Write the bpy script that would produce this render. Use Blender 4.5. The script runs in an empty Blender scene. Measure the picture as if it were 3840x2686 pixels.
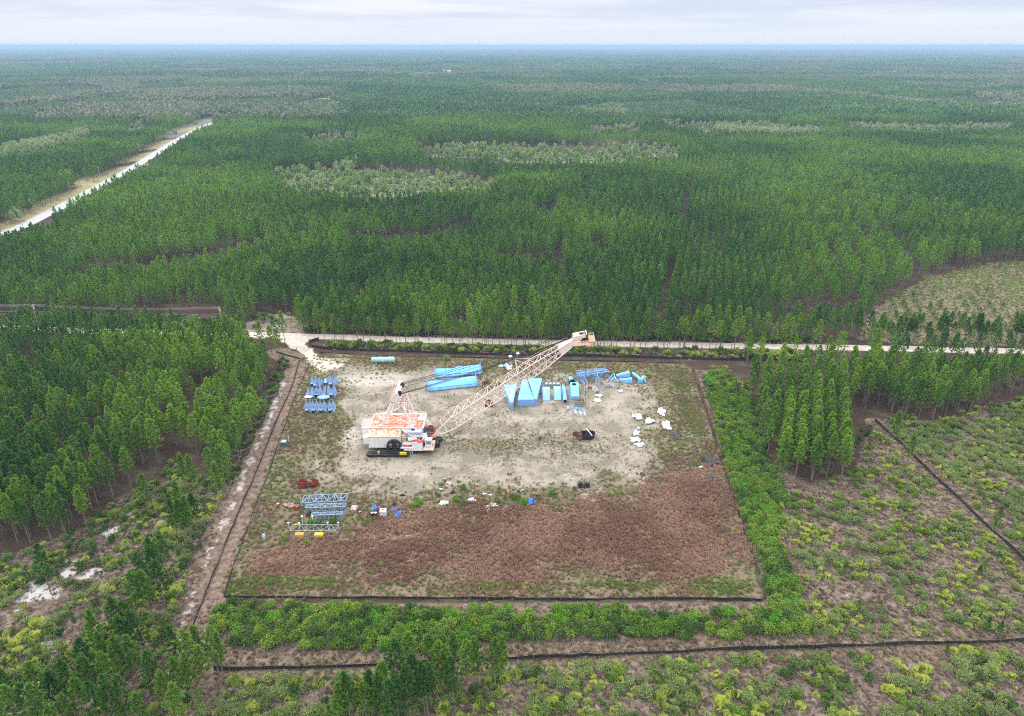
import bpy, math, random
import numpy as np
from mathutils import Vector, Matrix
random.seed(7); RNG = np.random.default_rng(7)
SC = bpy.context.scene; COL = SC.collection
R = math.radians
# ------------------------------------------------------------------ camera
H = 120.0; F = 2660.0; CX, CY = 1920.0, 1343.0
PITCH = math.atan((1343 - 170) / F); CP, SP = math.cos(PITCH), math.sin(PITCH)
cam_d = bpy.data.cameras.new('camera'); cam = bpy.data.objects.new('camera', cam_d); COL.objects.link(cam)
cam.location = (0, 0, H); cam.rotation_euler = (math.pi / 2 - PITCH, 0, 0)
cam_d.sensor_width = 36; cam_d.lens = 36 * F / 3840; cam_d.clip_end = 90000; cam_d.clip_start = 1
SC.camera = cam

def G(px, py, z=0.0):
    """place on the ground (or at height z) that the surveyed photo point shows"""
    u = (px - CX) / F; v = (CY - py) / F
    dy = CP + v * SP; dz = -SP + v * CP
    t = (z - H) / dz
    return (u * t, dy * t)
def Gn(P, z=0.0):
    P = np.asarray(P, float); u = (P[:, 0] - CX) / F; v = (CY - P[:, 1]) / F
    dy = CP + v * SP; dz = -SP + v * CP; t = (z - H) / dz
    return np.stack([u * t, dy * t], 1)
def proj(x, y, z):
    d = y * CP + (H - z) * SP; up = y * SP - (H - z) * CP
    return CX + F * x / d, CY - F * up / d, d
def in_poly(X, Y, P):
    P = np.asarray(P, float); r = np.zeros(X.shape, bool); n = len(P)
    for i in range(n):
        x1, y1 = P[i]; x2, y2 = P[(i + 1) % n]
        if y1 == y2: continue
        c = ((y1 > Y) != (y2 > Y)) & (X < (x2 - x1) * (Y - y1) / (y2 - y1) + x1)
        r ^= c
    return r
def d_seg(X, Y, P, closed=False):
    P = np.asarray(P, float); d = np.full(X.shape, 1e9); n = len(P)
    for i in range(n if closed else n - 1):
        a = P[i]; b = P[(i + 1) % n]; ab = b - a; L = max((ab ** 2).sum(), 1e-9)
        t = np.clip(((X - a[0]) * ab[0] + (Y - a[1]) * ab[1]) / L, 0, 1)
        d = np.minimum(d, np.hypot(X - a[0] - t * ab[0], Y - a[1] - t * ab[1]))
    return d
def vnoise(X, Y, s, seed=0):
    x = X / s; y = Y / s; xi = np.floor(x).astype(np.int64); yi = np.floor(y).astype(np.int64)
    fx = x - xi; fy = y - yi; fx = fx * fx * (3 - 2 * fx); fy = fy * fy * (3 - 2 * fy)
    def h(a, b):
        n = (a * 374761393 + b * 668265263 + seed * 974634777) & 0x7fffffff
        n = ((n ^ (n >> 13)) * 1274126177) & 0x7fffffff
        return ((n ^ (n >> 16)) & 0xffff) / 65535.0
    return (h(xi, yi) * (1 - fx) + h(xi + 1, yi) * fx) * (1 - fy) + (h(xi, yi + 1) * (1 - fx) + h(xi + 1, yi + 1) * fx) * fy
def fnoise(X, Y, s, seed=0, o=3):
    r = 0; a = 1; t = 0
    for k in range(o): r = r + a * vnoise(X, Y, s / 2 ** k, seed + k * 17); t += a; a *= .55
    return r / t

# ------------------------------------------------------------------ materials
def new_mat(name):
    m = bpy.data.materials.new(name); m.use_nodes = True; nt = m.node_tree; nt.nodes.clear()
    out = nt.nodes.new('ShaderNodeOutputMaterial'); b = nt.nodes.new('ShaderNodeBsdfPrincipled')
    nt.links.new(b.outputs[0], out.inputs[0]); return m, nt, b
class NT:
    def __init__(s, nt): s.nt = nt
    def n(s, t, **k):
        o = s.nt.nodes.new(t)
        for a, v in k.items(): setattr(o, a, v)
        return o
    def l(s, a, b): s.nt.links.new(a, b)
    def noise(s, co, scale, detail=3, rough=.55, dist=0):
        o = s.n('ShaderNodeTexNoise'); o.inputs['Scale'].default_value = scale; o.inputs['Detail'].default_value = detail
        o.inputs['Roughness'].default_value = rough; o.inputs['Distortion'].default_value = dist
        if co is not None: s.l(co, o.inputs['Vector'])
        return o.outputs['Fac']
    def math(s, op, a, b=None, clamp=False):
        o = s.n('ShaderNodeMath', operation=op); o.use_clamp = clamp
        for i, v in enumerate((a, b)):
            if v is None: continue
            if isinstance(v, (int, float)): o.inputs[i].default_value = v
            else: s.l(v, o.inputs[i])
        return o.outputs[0]
    def ramp(s, f, a, b):      # smooth step a..b
        o = s.n('ShaderNodeMapRange'); o.interpolation_type = 'SMOOTHSTEP'; s.l(f, o.inputs[0])
        o.inputs[1].default_value = a; o.inputs[2].default_value = b; return o.outputs[0]
    def mix(s, f, a, b):
        o = s.n('ShaderNodeMix', data_type='RGBA')
        if isinstance(f, (int, float)): o.inputs[0].default_value = f
        else: s.l(f, o.inputs[0])
        for i, v in ((6, a), (7, b)):
            if isinstance(v, tuple): o.inputs[i].default_value = (*v[:3], 1)
            else: s.l(v, o.inputs[i])
        return o.outputs[2]
    def attr(s, name, kind='GEOMETRY'):
        o = s.n('ShaderNodeAttribute'); o.attribute_type = kind; o.attribute_name = name; return o.outputs['Fac']
    def pos(s): return s.n('ShaderNodeNewGeometry').outputs['Position']
    def oco(s): return s.n('ShaderNodeTexCoord').outputs['Object']
MATS = {}
def paint(name, col, col2=None, rust=None, scale=.6, amt=.5, lo=.45, hi=.7, rough=.6, metal=0, streak=False, rlo=.55, rhi=.7, rscale=.5, spec=.3):
    """painted or bare surface: two tones blended by noise and patches of rust or dirt"""
    if name in MATS: return MATS[name]
    m, nt, b = new_mat(name); T = NT(nt); co = T.oco()
    c = T.mix(T.math('MULTIPLY', T.ramp(T.noise(co, scale, 4), lo - .15, hi), amt), col, col2 or tuple(v * .6 for v in col))
    if rust:
        mp = T.n('ShaderNodeMapping'); mp.inputs['Scale'].default_value = (1, 1, .25 if streak else 1); T.l(co, mp.inputs[0])
        f = T.ramp(T.noise(mp.outputs[0], rscale, 6, .65), rlo, rhi); c = T.mix(f, c, rust)
    T.l(c, b.inputs['Base Color']); b.inputs['Roughness'].default_value = rough; b.inputs['Metallic'].default_value = metal
    b.inputs['Specular IOR Level'].default_value = spec
    MATS[name] = m; return m
def leafmat(name, c1, c2, c3=None, wscale=.02, rough=.6, trans=.25):
    """foliage: tone differs from plant to plant, from stand to stand and from leaf to leaf"""
    if name in MATS: return MATS[name]
    m, nt, b = new_mat(name); T = NT(nt)
    oi = T.n('ShaderNodeObjectInfo'); rnd = oi.outputs['Random']
    f = T.math('MULTIPLY', rnd, .6)
    f = T.math('ADD', f, T.math('MULTIPLY', T.ramp(T.noise(oi.outputs['Location'], wscale, 3), .38, .62), .55))
    f = T.math('ADD', f, T.math('MULTIPLY', T.math('SUBTRACT', T.noise(T.pos(), 1.7, 3, .7), .5), 1.9))
    f = T.math('SUBTRACT', f, .2, clamp=True)
    c = T.mix(f, c1, c2)
    if c3: c = T.mix(T.ramp(T.noise(T.pos(), .8, 2), .6, .72), c, c3)
    T.l(c, b.inputs['Base Color']); b.inputs['Roughness'].default_value = rough; b.inputs['Specular IOR Level'].default_value = .25
    if trans:
        tr = T.n('ShaderNodeBsdfTranslucent'); T.l(c, tr.inputs[0]); mx = T.n('ShaderNodeMixShader'); mx.inputs[0].default_value = trans
        T.l(b.outputs[0], mx.inputs[1]); T.l(tr.outputs[0], mx.inputs[2])
        T.l(mx.outputs[0], [n for n in nt.nodes if n.type == 'OUTPUT_MATERIAL'][0].inputs[0])
    MATS[name] = m; return m

# ------------------------------------------------------------------ mesh helpers
class MB:
    def __init__(s): s.v = []; s.f = []
    def add(s, vs, fs):
        k = len(s.v); s.v += [tuple(v) for v in vs]; s.f += [tuple(i + k for i in f) for f in fs]; return s
    def box(s, c, d, rz=0, rx=0, ry=0):
        M = Matrix.Rotation(rz, 3, 'Z') @ Matrix.Rotation(ry, 3, 'Y') @ Matrix.Rotation(rx, 3, 'X'); c = Vector(c)
        vs = [c + M @ Vector((x * d[0] / 2, y * d[1] / 2, z * d[2] / 2)) for x in (-1, 1) for y in (-1, 1) for z in (-1, 1)]
        return s.add(vs, [(0, 1, 3, 2), (4, 6, 7, 5), (0, 4, 5, 1), (2, 3, 7, 6), (0, 2, 6, 4), (1, 5, 7, 3)])
    def bar(s, a, b, r, n=4, r2=None, cap=True):
        a = Vector(a); b = Vector(b); d = (b - a)
        if d.length < 1e-6: return s
        d.normalize(); u = d.cross(Vector((0, 0, 1)))
        if u.length < .05: u = d.cross(Vector((1, 0, 0)))
        u.normalize(); w = d.cross(u); r2 = r if r2 is None else r2
        vs = []
        for q, rr in ((a, r), (b, r2)):
            for i in range(n):
                t = 2 * math.pi * (i + .5) / n; vs.append(q + (u * math.cos(t) + w * math.sin(t)) * rr)
        fs = [(i, (i + 1) % n, n + (i + 1) % n, n + i) for i in range(n)]
        if cap: fs += [tuple(range(n))[::-1], tuple(range(n, 2 * n))]
        return s.add(vs, fs)
    def path(s, pts, r, n=4):
        for a, b in zip(pts, pts[1:]): s.bar(a, b, r, n)
        return s
    def prism(s, poly, z0, z1):
        n = len(poly); vs = [(x, y, z0) for x, y in poly] + [(x, y, z1) for x, y in poly]
        return s.add(vs, [(i, (i + 1) % n, n + (i + 1) % n, n + i) for i in range(n)] + [tuple(range(n))[::-1], tuple(range(n, 2 * n))])
    def slab(s, p, q):       # two matching outlines in space joined into a solid
        n = len(p); return s.add(list(p) + list(q), [(i, (i + 1) % n, n + (i + 1) % n, n + i) for i in range(n)] + [tuple(range(n))[::-1], tuple(range(n, 2 * n))])
    def grid(s, P):          # rows of points
        m = len(P); n = len(P[0]); return s.add([p for r in P for p in r], [(i * n + j, i * n + j + 1, (i + 1) * n + j + 1, (i + 1) * n + j) for i in range(m - 1) for j in range(n - 1)])
    def shell(s, P, t):      # grid given thickness t along z-normal approx
        P = [[Vector(p) for p in r] for r in P]; m, n = len(P), len(P[0]); Q = []
        for i in range(m):
            row = []
            for j in range(n):
                du = P[min(i + 1, m - 1)][j] - P[max(i - 1, 0)][j]; dv = P[i][min(j + 1, n - 1)] - P[i][max(j - 1, 0)]
                w = du.cross(dv); w = w.normalized() if w.length > 1e-9 else Vector((0, 0, 1)); row.append(P[i][j] + w * t)
            Q.append(row)
        s.grid(P); s.grid([r[::-1] for r in Q])
        e = lambda a, b: s.grid([a, b])
        e(P[0], Q[0]); e(Q[-1], P[-1]); e([r[0] for r in Q], [r[0] for r in P]); e([r[-1] for r in P], [r[-1] for r in Q]); return s
    def ring(s, c, ax, ro, ri, w, n=20):
        c = Vector(c); ax = Vector(ax).normalized(); u = ax.cross(Vector((0, 0, 1)))
        if u.length < .05: u = Vector((1, 0, 0))
        u.normalize(); v = ax.cross(u); P = []
        for i in range(n + 1):
            t = 2 * math.pi * i / n; d = u * math.cos(t) + v * math.sin(t)
            P.append([c + d * ro - ax * w / 2, c + d * ro + ax * w / 2, c + d * ri + ax * w / 2, c + d * ri - ax * w / 2, c + d * ro - ax * w / 2])
        return s.grid(P)
    def mesh(s, name, mat, smooth=False):
        me = bpy.data.meshes.new(name); me.from_pydata(s.v, [], s.f); me.update()
        if mat: me.materials.append(mat)
        if smooth: me.polygons.foreach_set('use_smooth', [True] * len(me.polygons))
        return me
    def build(s, name, mat, parent=None, loc=None, label=None, smooth=False, **kw):
        o = bpy.data.objects.new(name, s.mesh(name, mat, smooth)); COL.objects.link(o)
        if parent is not None: o.parent = parent
        if loc is not None: o.location = loc
        if label: o['label'] = label
        for k, v in kw.items(): o[k] = v
        return o
def thing(name, label, cat, loc=(0, 0, 0), rz=0, group=None):
    o = bpy.data.objects.new(name, None); o.empty_display_size = .5; COL.objects.link(o); o.location = loc; o.rotation_euler = (0, 0, rz)
    o['label'] = label; o['category'] = cat
    if group: o['group'] = group
    return o
def tag(o, label, cat, group=None):
    o['label'] = label; o['category'] = cat
    if group: o['group'] = group
    return o
def tri_mesh(name, V, T, mats, smooth=False, mi=None):
    V = np.asarray(V, np.float32).reshape(-1, 3); T = np.asarray(T, np.int32).reshape(-1, 3)
    me = bpy.data.meshes.new(name); me.vertices.add(len(V)); me.vertices.foreach_set('co', V.ravel())
    me.loops.add(len(T) * 3); me.loops.foreach_set('vertex_index', T.ravel())
    me.polygons.add(len(T)); me.polygons.foreach_set('loop_start', np.arange(len(T), dtype=np.int32) * 3)
    for m in mats: me.materials.append(m)
    if mi is not None: me.polygons.foreach_set('material_index', np.asarray(mi, np.int32))
    me.update(calc_edges=True)
    if smooth: me.polygons.foreach_set('use_smooth', np.ones(len(T), bool))
    return me
# ------------------------------------------------------------------ layout of the place (surveyed from the photo)
ROAD = [(-900, 1212), (0, 1228), (350, 1243), (830, 1253), (1180, 1262), (1600, 1276), (2000, 1285), (2500, 1293), (3100, 1303), (3840, 1318), (4700, 1338)]
ROADW = Gn(ROAD)
HWY = [(-700, 1075), (60, 862), (200, 790), (330, 722), (460, 652), (540, 603), (620, 553), (690, 512), (760, 475), (830, 452), (960, 425), (1200, 380), (1500, 318), (1670, 282), (1690, 262)]
HWYW = Gn(HWY)
FENCES = {
 'bottom_yard': [(872, 2135), (838, 2243), (1060, 2243), (1280, 2245), (1560, 2247), (1880, 2249), (2200, 2250), (2560, 2250), (2870, 2254)],
 'left_inner': [(1159, 1366), (1098, 1511), (1065, 1606), (998, 1798), (958, 1892), (925, 1988), (891, 2077), (872, 2130)],
 'left_outer': [(1037, 1323), (1125, 1348), (1098, 1444), (1031, 1595), (953, 1791), (897, 1915), (841, 2055), (785, 2195), (740, 2307), (689, 2442)],
 'top_road': [(1196, 1276), (1172, 1281), (1158, 1291), (1170, 1302), (1210, 1309), (1294, 1314), (1379, 1317), (1480, 1320), (1569, 1323), (1782, 1330), (1991, 1335), (2238, 1339), (2560, 1348), (2840, 1353), (3036, 1357)],
 'top_inner': [(1201, 1324), (1370, 1331), (1489, 1337), (1650, 1340), (1802, 1344), (2075, 1353), (2238, 1356), (2560, 1364)],
 'right_yard': [(2596, 1388), (2622, 1472), (2661, 1584), (2689, 1685), (2717, 1774), (2728, 1803), (2762, 1909), (2801, 2033), (2849, 2162)],
 'bottom_long': [(802, 2515), (919, 2513), (1100, 2509), (1280, 2505), (1499, 2492), (1700, 2484), (1896, 2475), (2121, 2467), (2560, 2447), (2694, 2440), (3064, 2433), (3283, 2422), (3560, 2416), (3840, 2408), (4050, 2402)],
 'right_diag': [(3280, 1581), (3390, 1679), (3502, 1789), (3591, 1870), (3681, 1960), (3754, 2021), (3840, 2108), (3960, 2225)],
}
P_FL = [(-500, 2150), (0, 2080), (118, 2083), (200, 2050), (330, 1965), (440, 1860), (560, 1850), (600, 1745), (660, 1735), (760, 1765), (870, 1800), (930, 1665), (985, 1540), (1010, 1420), (1045, 1350), (985, 1300), (905, 1276), (350, 1262), (-500, 1240)]
P_FRONTSTRIP = [(1210, 1284), (2700, 1308), (2700, 1322), (1210, 1300)]
P_RS = [(2745, 1330), (2790, 1440), (2835, 1560), (2860, 1700), (2930, 1790), (3040, 1812), (3150, 1798), (3205, 1760), (3240, 1670), (3262, 1560), (3290, 1530), (3350, 1565), (3457, 1578), (3547, 1576), (3664, 1545), (3765, 1475), (3840, 1485), (4300, 1500), (4300, 1350), (3100, 1322)]
P_YP = [(3215, 1275), (3288, 1150), (3485, 1040), (3714, 988), (4300, 940), (4300, 1318), (3400, 1290)]
P_CLEAR = [(870, 1245), (915, 1215), (950, 1192), (1000, 1178), (1110, 1185), (1130, 1215), (1150, 1250)]
OPEN = [  # stretches where ground or low scrub shows: no pine may stand on or in front of them
 [(1020, 655), (1280, 640), (1500, 655), (1700, 668), (1855, 690), (1850, 712), (1700, 720), (1500, 735), (1300, 742), (1100, 715)],
 [(1560, 565), (1800, 553), (2100, 560), (2400, 563), (2560, 570), (2540, 590), (2300, 607), (2000, 607), (1700, 598)],
 [(1150, 527), (1340, 522), (1345, 530), (1150, 537)],
 [(2200, 492), (2400, 478), (2400, 497), (2220, 507)],
 [(2440, 465), (2700, 480), (3070, 498), (3070, 505), (2700, 500)],
 [(330, 1028), (500, 1008), (760, 976), (1003, 924), (1003, 936), (760, 989), (500, 1020), (330, 1040)], [(1300, 898), (1421, 910), (1605, 893), (1772, 845), (1776, 853), (1605, 903), (1421, 922), (1300, 906)],
 [(1560, 560), (2180, 546), (2500, 560), (2500, 566), (1560, 572)],
 [(1860, 988), (2080, 979), (2120, 990), (1900, 1000)],
 [(500, 1168), (840, 1176), (840, 1190), (500, 1182)],
 [(1290, 522), (1500, 645), (1510, 650), (1295, 648), (1290, 640)][:0] or [(1330, 640), (1560, 648), (1850, 688), (1840, 695), (1550, 660), (1330, 650)],
]
ROWGAP_AZ = 15.2
# highway strip seen between the tree tops
HWY_VIS = [(0, 880), (60, 858), (200, 778), (400, 660), (600, 535), (700, 478), (790, 447), (800, 462), (740, 492), (660, 545), (545, 615), (330, 735), (200, 812), (60, 880), (0, 905)]
YARD = [(1125, 1345), (1240, 1322), (1400, 1330), (2075, 1352), (2560, 1362), (2600, 1390), (2660, 1580), (2730, 1800), (2800, 2030), (2865, 2250), (838, 2245), (870, 2135), (1000, 1800), (1100, 1510), (1160, 1366)]
SAND = [(1180, 1350), (1290, 1345), (1420, 1385), (1600, 1390), (1900, 1400), (2200, 1395), (2400, 1440), (2440, 1560), (2490, 1700), (2440, 1820), (2150, 1865), (1900, 1850), (1600, 1850), (1400, 1880), (1200, 1800), (1150, 1740), (1240, 1640), (1270, 1560), (1260, 1440), (1190, 1400)]
SEDGE = [(1010, 2070), (1180, 2025), (1330, 1990), (1480, 1930), (1700, 1900), (1900, 1885), (2100, 1882), (2400, 1850), (2520, 1790), (2600, 1740), (2700, 1760), (2790, 2050), (2700, 2130), (2480, 2165), (2000, 2165), (1600, 2170), (1350, 2165), (1150, 2150), (960, 2130)]
def edge(P, X, Y):           # signed distance in metres, inside positive
    W = Gn(P); d = d_seg(X, Y, W, True); return np.where(in_poly(X, Y, W), d, -d)
def sm(x, a, b): t = np.clip((x - a) / (b - a), 0, 1); return t * t * (3 - 2 * t)

def stands(x, y):
    """kind of woodland: 0 pine, 1 young pine, 2 pale hardwood, 3 cleared"""
    a = R(-14); u = x * math.cos(a) - y * math.sin(a); v = x * math.sin(a) + y * math.cos(a)
    u = u + 120 * (vnoise(x, y, 500, 3) - .5); v = v + 160 * (vnoise(x, y, 400, 5) - .5)
    ci = np.floor(u / 420).astype(np.int64); cj = np.floor(v / 330 + .5 * (ci % 2)).astype(np.int64)
    n = (ci * 73856093 ^ cj * 19349663) & 0x7fffffff; n = ((n ^ (n >> 11)) * 1274126177) & 0x7fffffff; h = ((n >> 8) & 0xffff) / 65535.
    k = np.where(h < .62, 0, np.where(h < .86, 1, np.where(h < .93, 3, 2)))
    dr = np.abs(fnoise(x, y * .8, 1300, 11) - .5)
    k = np.where((k == 3) & (y < 1700), 0, k); k = np.where(dr < .014, 2, k); k = np.where((fnoise(x, y, 700, 23) > .78), 2, k)
    return k

# ------------------------------------------------------------------ ground sheet
def axis(lo, hi, step, far):
    a = list(np.arange(lo, hi + .01, step)); s = step
    while a[-1] < far: s *= 1.14; a.append(min(a[-1] + s, far))
    s = step
    while a[0] > -far: s *= 1.14; a.insert(0, max(a[0] - s, -far))
    return np.array(a)
gx = axis(-230, 230, 1.0, 40000.); gy = axis(85, 470, 1.0, 40000.)
gy = gy[gy > -400]
X, Y = np.meshgrid(gx, gy); X = X.ravel(); Y = Y.ravel(); NX, NY = len(gx), len(gy)
roadD = d_seg(X, Y, ROADW); hwD = d_seg(X, Y, HWYW)
Zg = (fnoise(X, Y, 9, 1) - .5) * .25 * sm(Y, 0, 60)
Zg = Zg * sm(roadD, 3, 7) * sm(hwD, 8, 14); Zg[Y > 600] = 0
V = np.stack([X, Y, Zg], 1)
i = np.arange(NX * NY).reshape(NY, NX)
Q = np.stack([i[:-1, :-1].ravel(), i[:-1, 1:].ravel(), i[1:, 1:].ravel(), i[1:, :-1].ravel()], 1)
me = bpy.data.meshes.new('ground'); me.vertices.add(len(V)); me.vertices.foreach_set('co', V.astype(np.float32).ravel())
me.loops.add(len(Q) * 4); me.loops.foreach_set('vertex_index', Q.astype(np.int32).ravel()); me.polygons.add(len(Q))
me.polygons.foreach_set('loop_start', np.arange(len(Q), dtype=np.int32) * 4); me.update(calc_edges=True)
me.polygons.foreach_set('use_smooth', np.ones(len(Q), bool))
nz = fnoise(X, Y, 14, 40) - .5; nf = fnoise(X, Y, 4, 60) - .5
A = {}
yard = edge(YARD, X, Y)
A['yard'] = sm(yard + 2 * nf, -1.5, 1.5)
A['sand'] = sm(edge(SAND, X, Y) + 26 * nz + 8 * nf, -8, 9)
def blob(px, py, rx, ry):
    c = G(px, py); w = G(px + 10, py); s = abs(w[0] - c[0]) / 10; c2 = G(px, py - 10); t = abs(c2[1] - c[1]) / 10
    return np.exp(-(((X - c[0]) / (rx * s)) ** 2 + ((Y - c[1]) / (ry * t)) ** 2))
br = np.zeros_like(X)
for b in [(1400, 1425, 190, 40, 1), (1240, 1370, 70, 28, 1), (1290, 1450, 60, 50, .6), (1320, 1640, 70, 70, .9), (1980, 1570, 150, 25, .8), (2080, 1540, 130, 30, .5), (1560, 1780, 240, 38, .7), (2150, 1800, 170, 50, .55), (2320, 1530, 110, 70, .7), (1960, 1760, 200, 25, .5), (1180, 1855, 90, 20, .5), (2000, 1480, 300, 30, .35), (2440, 1810, 80, 45, .5), (1330, 1560, 60, 30, .5)]:
    br = np.maximum(br, blob(*b[:4]) * b[4])
A['bright'] = br
dk = np.zeros_like(X)
for b in [(1850, 1665, 330, 42, 1), (2150, 1680, 180, 40, .8), (1760, 1625, 100, 18, .6), (1500, 1545, 80, 30, .4), (2030, 1640, 120, 30, .7), (1420, 1715, 160, 15, .5), (2080, 1560, 60, 90, .35), (1340, 1500, 130, 20, .4), (1500, 1500, 90, 14, .4), (1220, 1840, 60, 26, .3), (2330, 1640, 60, 80, .5)]:
    dk = np.maximum(dk, blob(*b[:4]) * b[4])
A['weed'] = dk
A['sedge'] = sm(edge(SEDGE, X, Y) + 24 * nz + 10 * nf, -7, 8)
# rusty fringe of broomsedge around the sand
A['rustg'] = A['yard'] * sm(fnoise(X, Y, 22, 90), .42, .66)
gr = np.zeros_like(X)
for b in [(1100, 2180, 260, 28, 1), (900, 2200, 90, 45, .8), (1500, 2190, 150, 15, .6), (1800, 2195, 300, 14, .7), (2300, 2190, 400, 20, .7), (2700, 2190, 160, 45, .8), (2560, 1420, 70, 60, .7), (2600, 1560, 40, 120, .7), (2660, 1700, 30, 80, .5), (1270, 1340, 200, 8, .4)]:
    gr = np.maximum(gr, blob(*b[:4]) * b[4])
A['green'] = sm(gr + .5 * nz + .2 * nf, .3, .75)
# bare mown lanes along the fences
lane = np.zeros_like(X)
fo = d_seg(X, Y, Gn(FENCES['left_outer'])); fi = d_seg(X, Y, Gn(FENCES['left_inner']))
lane = np.maximum(lane, sm(6.0 + 2.5 * nf - fo, 0, 1.5)); lane = np.maximum(lane, sm(2.2 + 2 * nf - fi, 0, 1.5))
dl = d_seg(X, Y, Gn(FENCES['bottom_long'])); lane2 = sm(5.5 + 6 * nz - dl, 0, 2.5)
dd = d_seg(X, Y, Gn(FENCES['right_diag'])); lane2 = np.maximum(lane2, sm(5 + 4 * nz - dd, 0, 2))
A['lane'] = lane; A['lane2'] = lane2 * (1 - A['yard'])
wl = Gn([(1052, 1400), (1060, 1440), (1015, 1560), (950, 1710), (880, 1870), (830, 1980), (790, 2080), (740, 2190), (700, 2300), (668, 2400)])
wl2 = Gn([(1085, 1500), (1040, 1640), (985, 1760), (960, 1800)])
A['white'] = np.maximum(sm(1.9 + 4 * nf - d_seg(X, Y, wl), 0, 1.6), .45 * sm(1 + 4 * nf - d_seg(X, Y, wl2), 0, 1.6))
scrub = np.maximum.reduce([sm(edge(P, X, Y), -3, 3) for P in (
 [(-700, 3300), (-700, 2150), (0, 2095), (330, 1975), (440, 1865), (640, 1800), (870, 1810), (820, 1960), (700, 2420), (760, 2520), (2000, 2490), (3840, 2420), (4400, 2400), (4400, 3300)],
 [(2605, 1385), (2740, 1400), (2860, 1720), (3040, 1815), (3205, 1770), (3270, 1570), (3550, 1580), (3840, 1490), (4400, 1490), (4400, 2500), (2900, 2500), (700, 2520), (760, 2270), (2870, 2250), (2735, 1800)])])
A['scrub'] = scrub * (1 - A['yard'])
wh = np.zeros_like(X)
for b in [(130, 2230, 110, 60), (60, 2290, 70, 30), (420, 1990, 50, 20), (230, 2420, 160, 35), (330, 2150, 120, 30), (20, 2400, 60, 50), (180, 2560, 80, 25), (470, 1925, 50, 10), (260, 2120, 60, 20), (620, 1960, 60, 20)]: wh = np.maximum(wh, blob(*b))
A['whites'] = sm(wh + 1.6 * nf + .5 * nz, .35, .9) * A['scrub']
A['youngp'] = sm(edge(P_YP, X, Y) + 8 * nf, -3, 3)
A['clear'] = sm(edge(P_CLEAR, X, Y) + 8 * nf, -3, 2)
ent = [(1040, 1262), (1160, 1264), (1150, 1290), (1162, 1310), (1200, 1335), (1290, 1370), (1200, 1400), (1160, 1360), (1140, 1325), (1100, 1300), (1060, 1280)]
A['dirt'] = np.maximum(sm(edge(ent, X, Y) + 5 * nf, -2.5, 1.5), 0)
A['verge'] = sm(4.6 - d_seg(X, Y, ROADW) + 4 * nf, 0, 1.6)
k = stands(X, Y)
far = sm(Y, 850, 950); A['far'] = sm(Y, 12000, 18000)
A['farpale'] = np.where((k == 2) & (Y > 900), 1., 0.); A['farclear'] = np.where((k == 3) & (Y > 900), 1., 0.)
opn = np.zeros_like(X)
for P in OPEN[:5]: opn = np.maximum(opn, sm(edge(P, X, Y), -4, 4))
A['open'] = opn
hv = Gn([(a - 16 - max(0, (b - 500)) * .06, b - 5 - max(0, b - 500) * .02) for a, b in HWY])
A['hverge'] = sm(17 - d_seg(X, Y, hv), 0, 3)
for n_, v_ in A.items():
    at = me.attributes.new(n_, 'FLOAT', 'POINT'); at.data.foreach_set('value', np.asarray(v_, np.float32))
m, nt, b = new_mat('ground'); T = NT(nt); P = T.pos()
n1 = T.noise(P, .12, 5, .6); n2 = T.noise(P, .6, 4, .6); n3 = T.noise(P, 2.2, 4, .7); n0 = T.noise(P, .03, 3); n4 = T.noise(P, 1.3, 5, .8)
def zone(c, a, col, w=.5, lo=.35, hi=.65, nz=None):
    f = T.math('ADD', T.attr(a), T.math('MULTIPLY', T.math('SUBTRACT', nz or n2, .5), w)); return T.mix(T.ramp(f, lo, hi), c, col)
two = lambda a, b_, n=n3, lo=.35, hi=.65: T.mix(T.ramp(n, lo, hi), a, b_)
c = two((.032, .023, .018), (.07, .040, .030)); c = T.mix(T.ramp(n1, .48, .66), c, (.07, .062, .04))
c = zone(c, 'farclear', (.24, .17, .14)); c = zone(c, 'farpale', (.14, .14, .10))
c = zone(c, 'open', two((.09, .13, .045), (.20, .22, .11)), .3)
c = zone(c, 'scrub', two(two(two((.10, .072, .055), (.20, .15, .12), n2), (.12, .11, .065), n1, .5, .62), (.055, .042, .034), n4, .5, .62), .2)
c = zone(c, 'whites', two((.26, .235, .22), (.42, .40, .39)), .9, .5, .9, n2)
c = zone(c, 'youngp', two((.12, .09, .06), (.17, .145, .09), n2), .3)
c = zone(c, 'clear', two(two((.14, .10, .075), (.22, .18, .15), n2), (.32, .29, .27), n1, .52, .66), .5)
c = zone(c, 'verge', two((.15, .11, .085), (.25, .17, .13), n2), .3)
c = zone(c, 'hverge', two((.20, .19, .09), (.30, .25, .13), n1), .2)
c = zone(c, 'lane2', two(two((.10, .08, .05), (.19, .14, .10), n2), (.06, .045, .03), n4, .52, .66), .4)
c = zone(c, 'yard', two(two(two((.10, .078, .05), (.19, .145, .105), n2), (.115, .115, .055), n1, .48, .62), (.055, .045, .03), n4, .52, .66), .2)
c = zone(c, 'rustg', two((.115, .085, .055), (.19, .145, .10), n3), .7, .6, .9)
c = zone(c, 'sedge', two((.065, .04, .028), (.24, .145, .10), n3, .42, .6), .4)
c = zone(c, 'green', two((.08, .11, .025), (.19, .21, .07), n2), .7, .5, .85)
sandc = two(two((.165, .148, .110), (.275, .236, .190), n1, .42, .58), (.135, .13, .085), n2, .5, .68); sandc = two(sandc, (.21, .18, .135), T.noise(P, 1.6, 4, .75), .52, .66)
c = zone(c, 'sand', sandc, .8, .35, .75, n2)
c = zone(c, 'bright', two((.32, .285, .24), (.40, .365, .315), n1), 1.5, .45, 1.15, n2)
c = zone(c, 'weed', two((.10, .115, .055), (.22, .16, .10), n2), 1.4, .55, 1.0, n2)
f = T.math('MULTIPLY', T.ramp(T.noise(P, 1.1, 5, .7), .58, .68), .55); c2 = T.mix(f, c, (.10, .09, .055))
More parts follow.
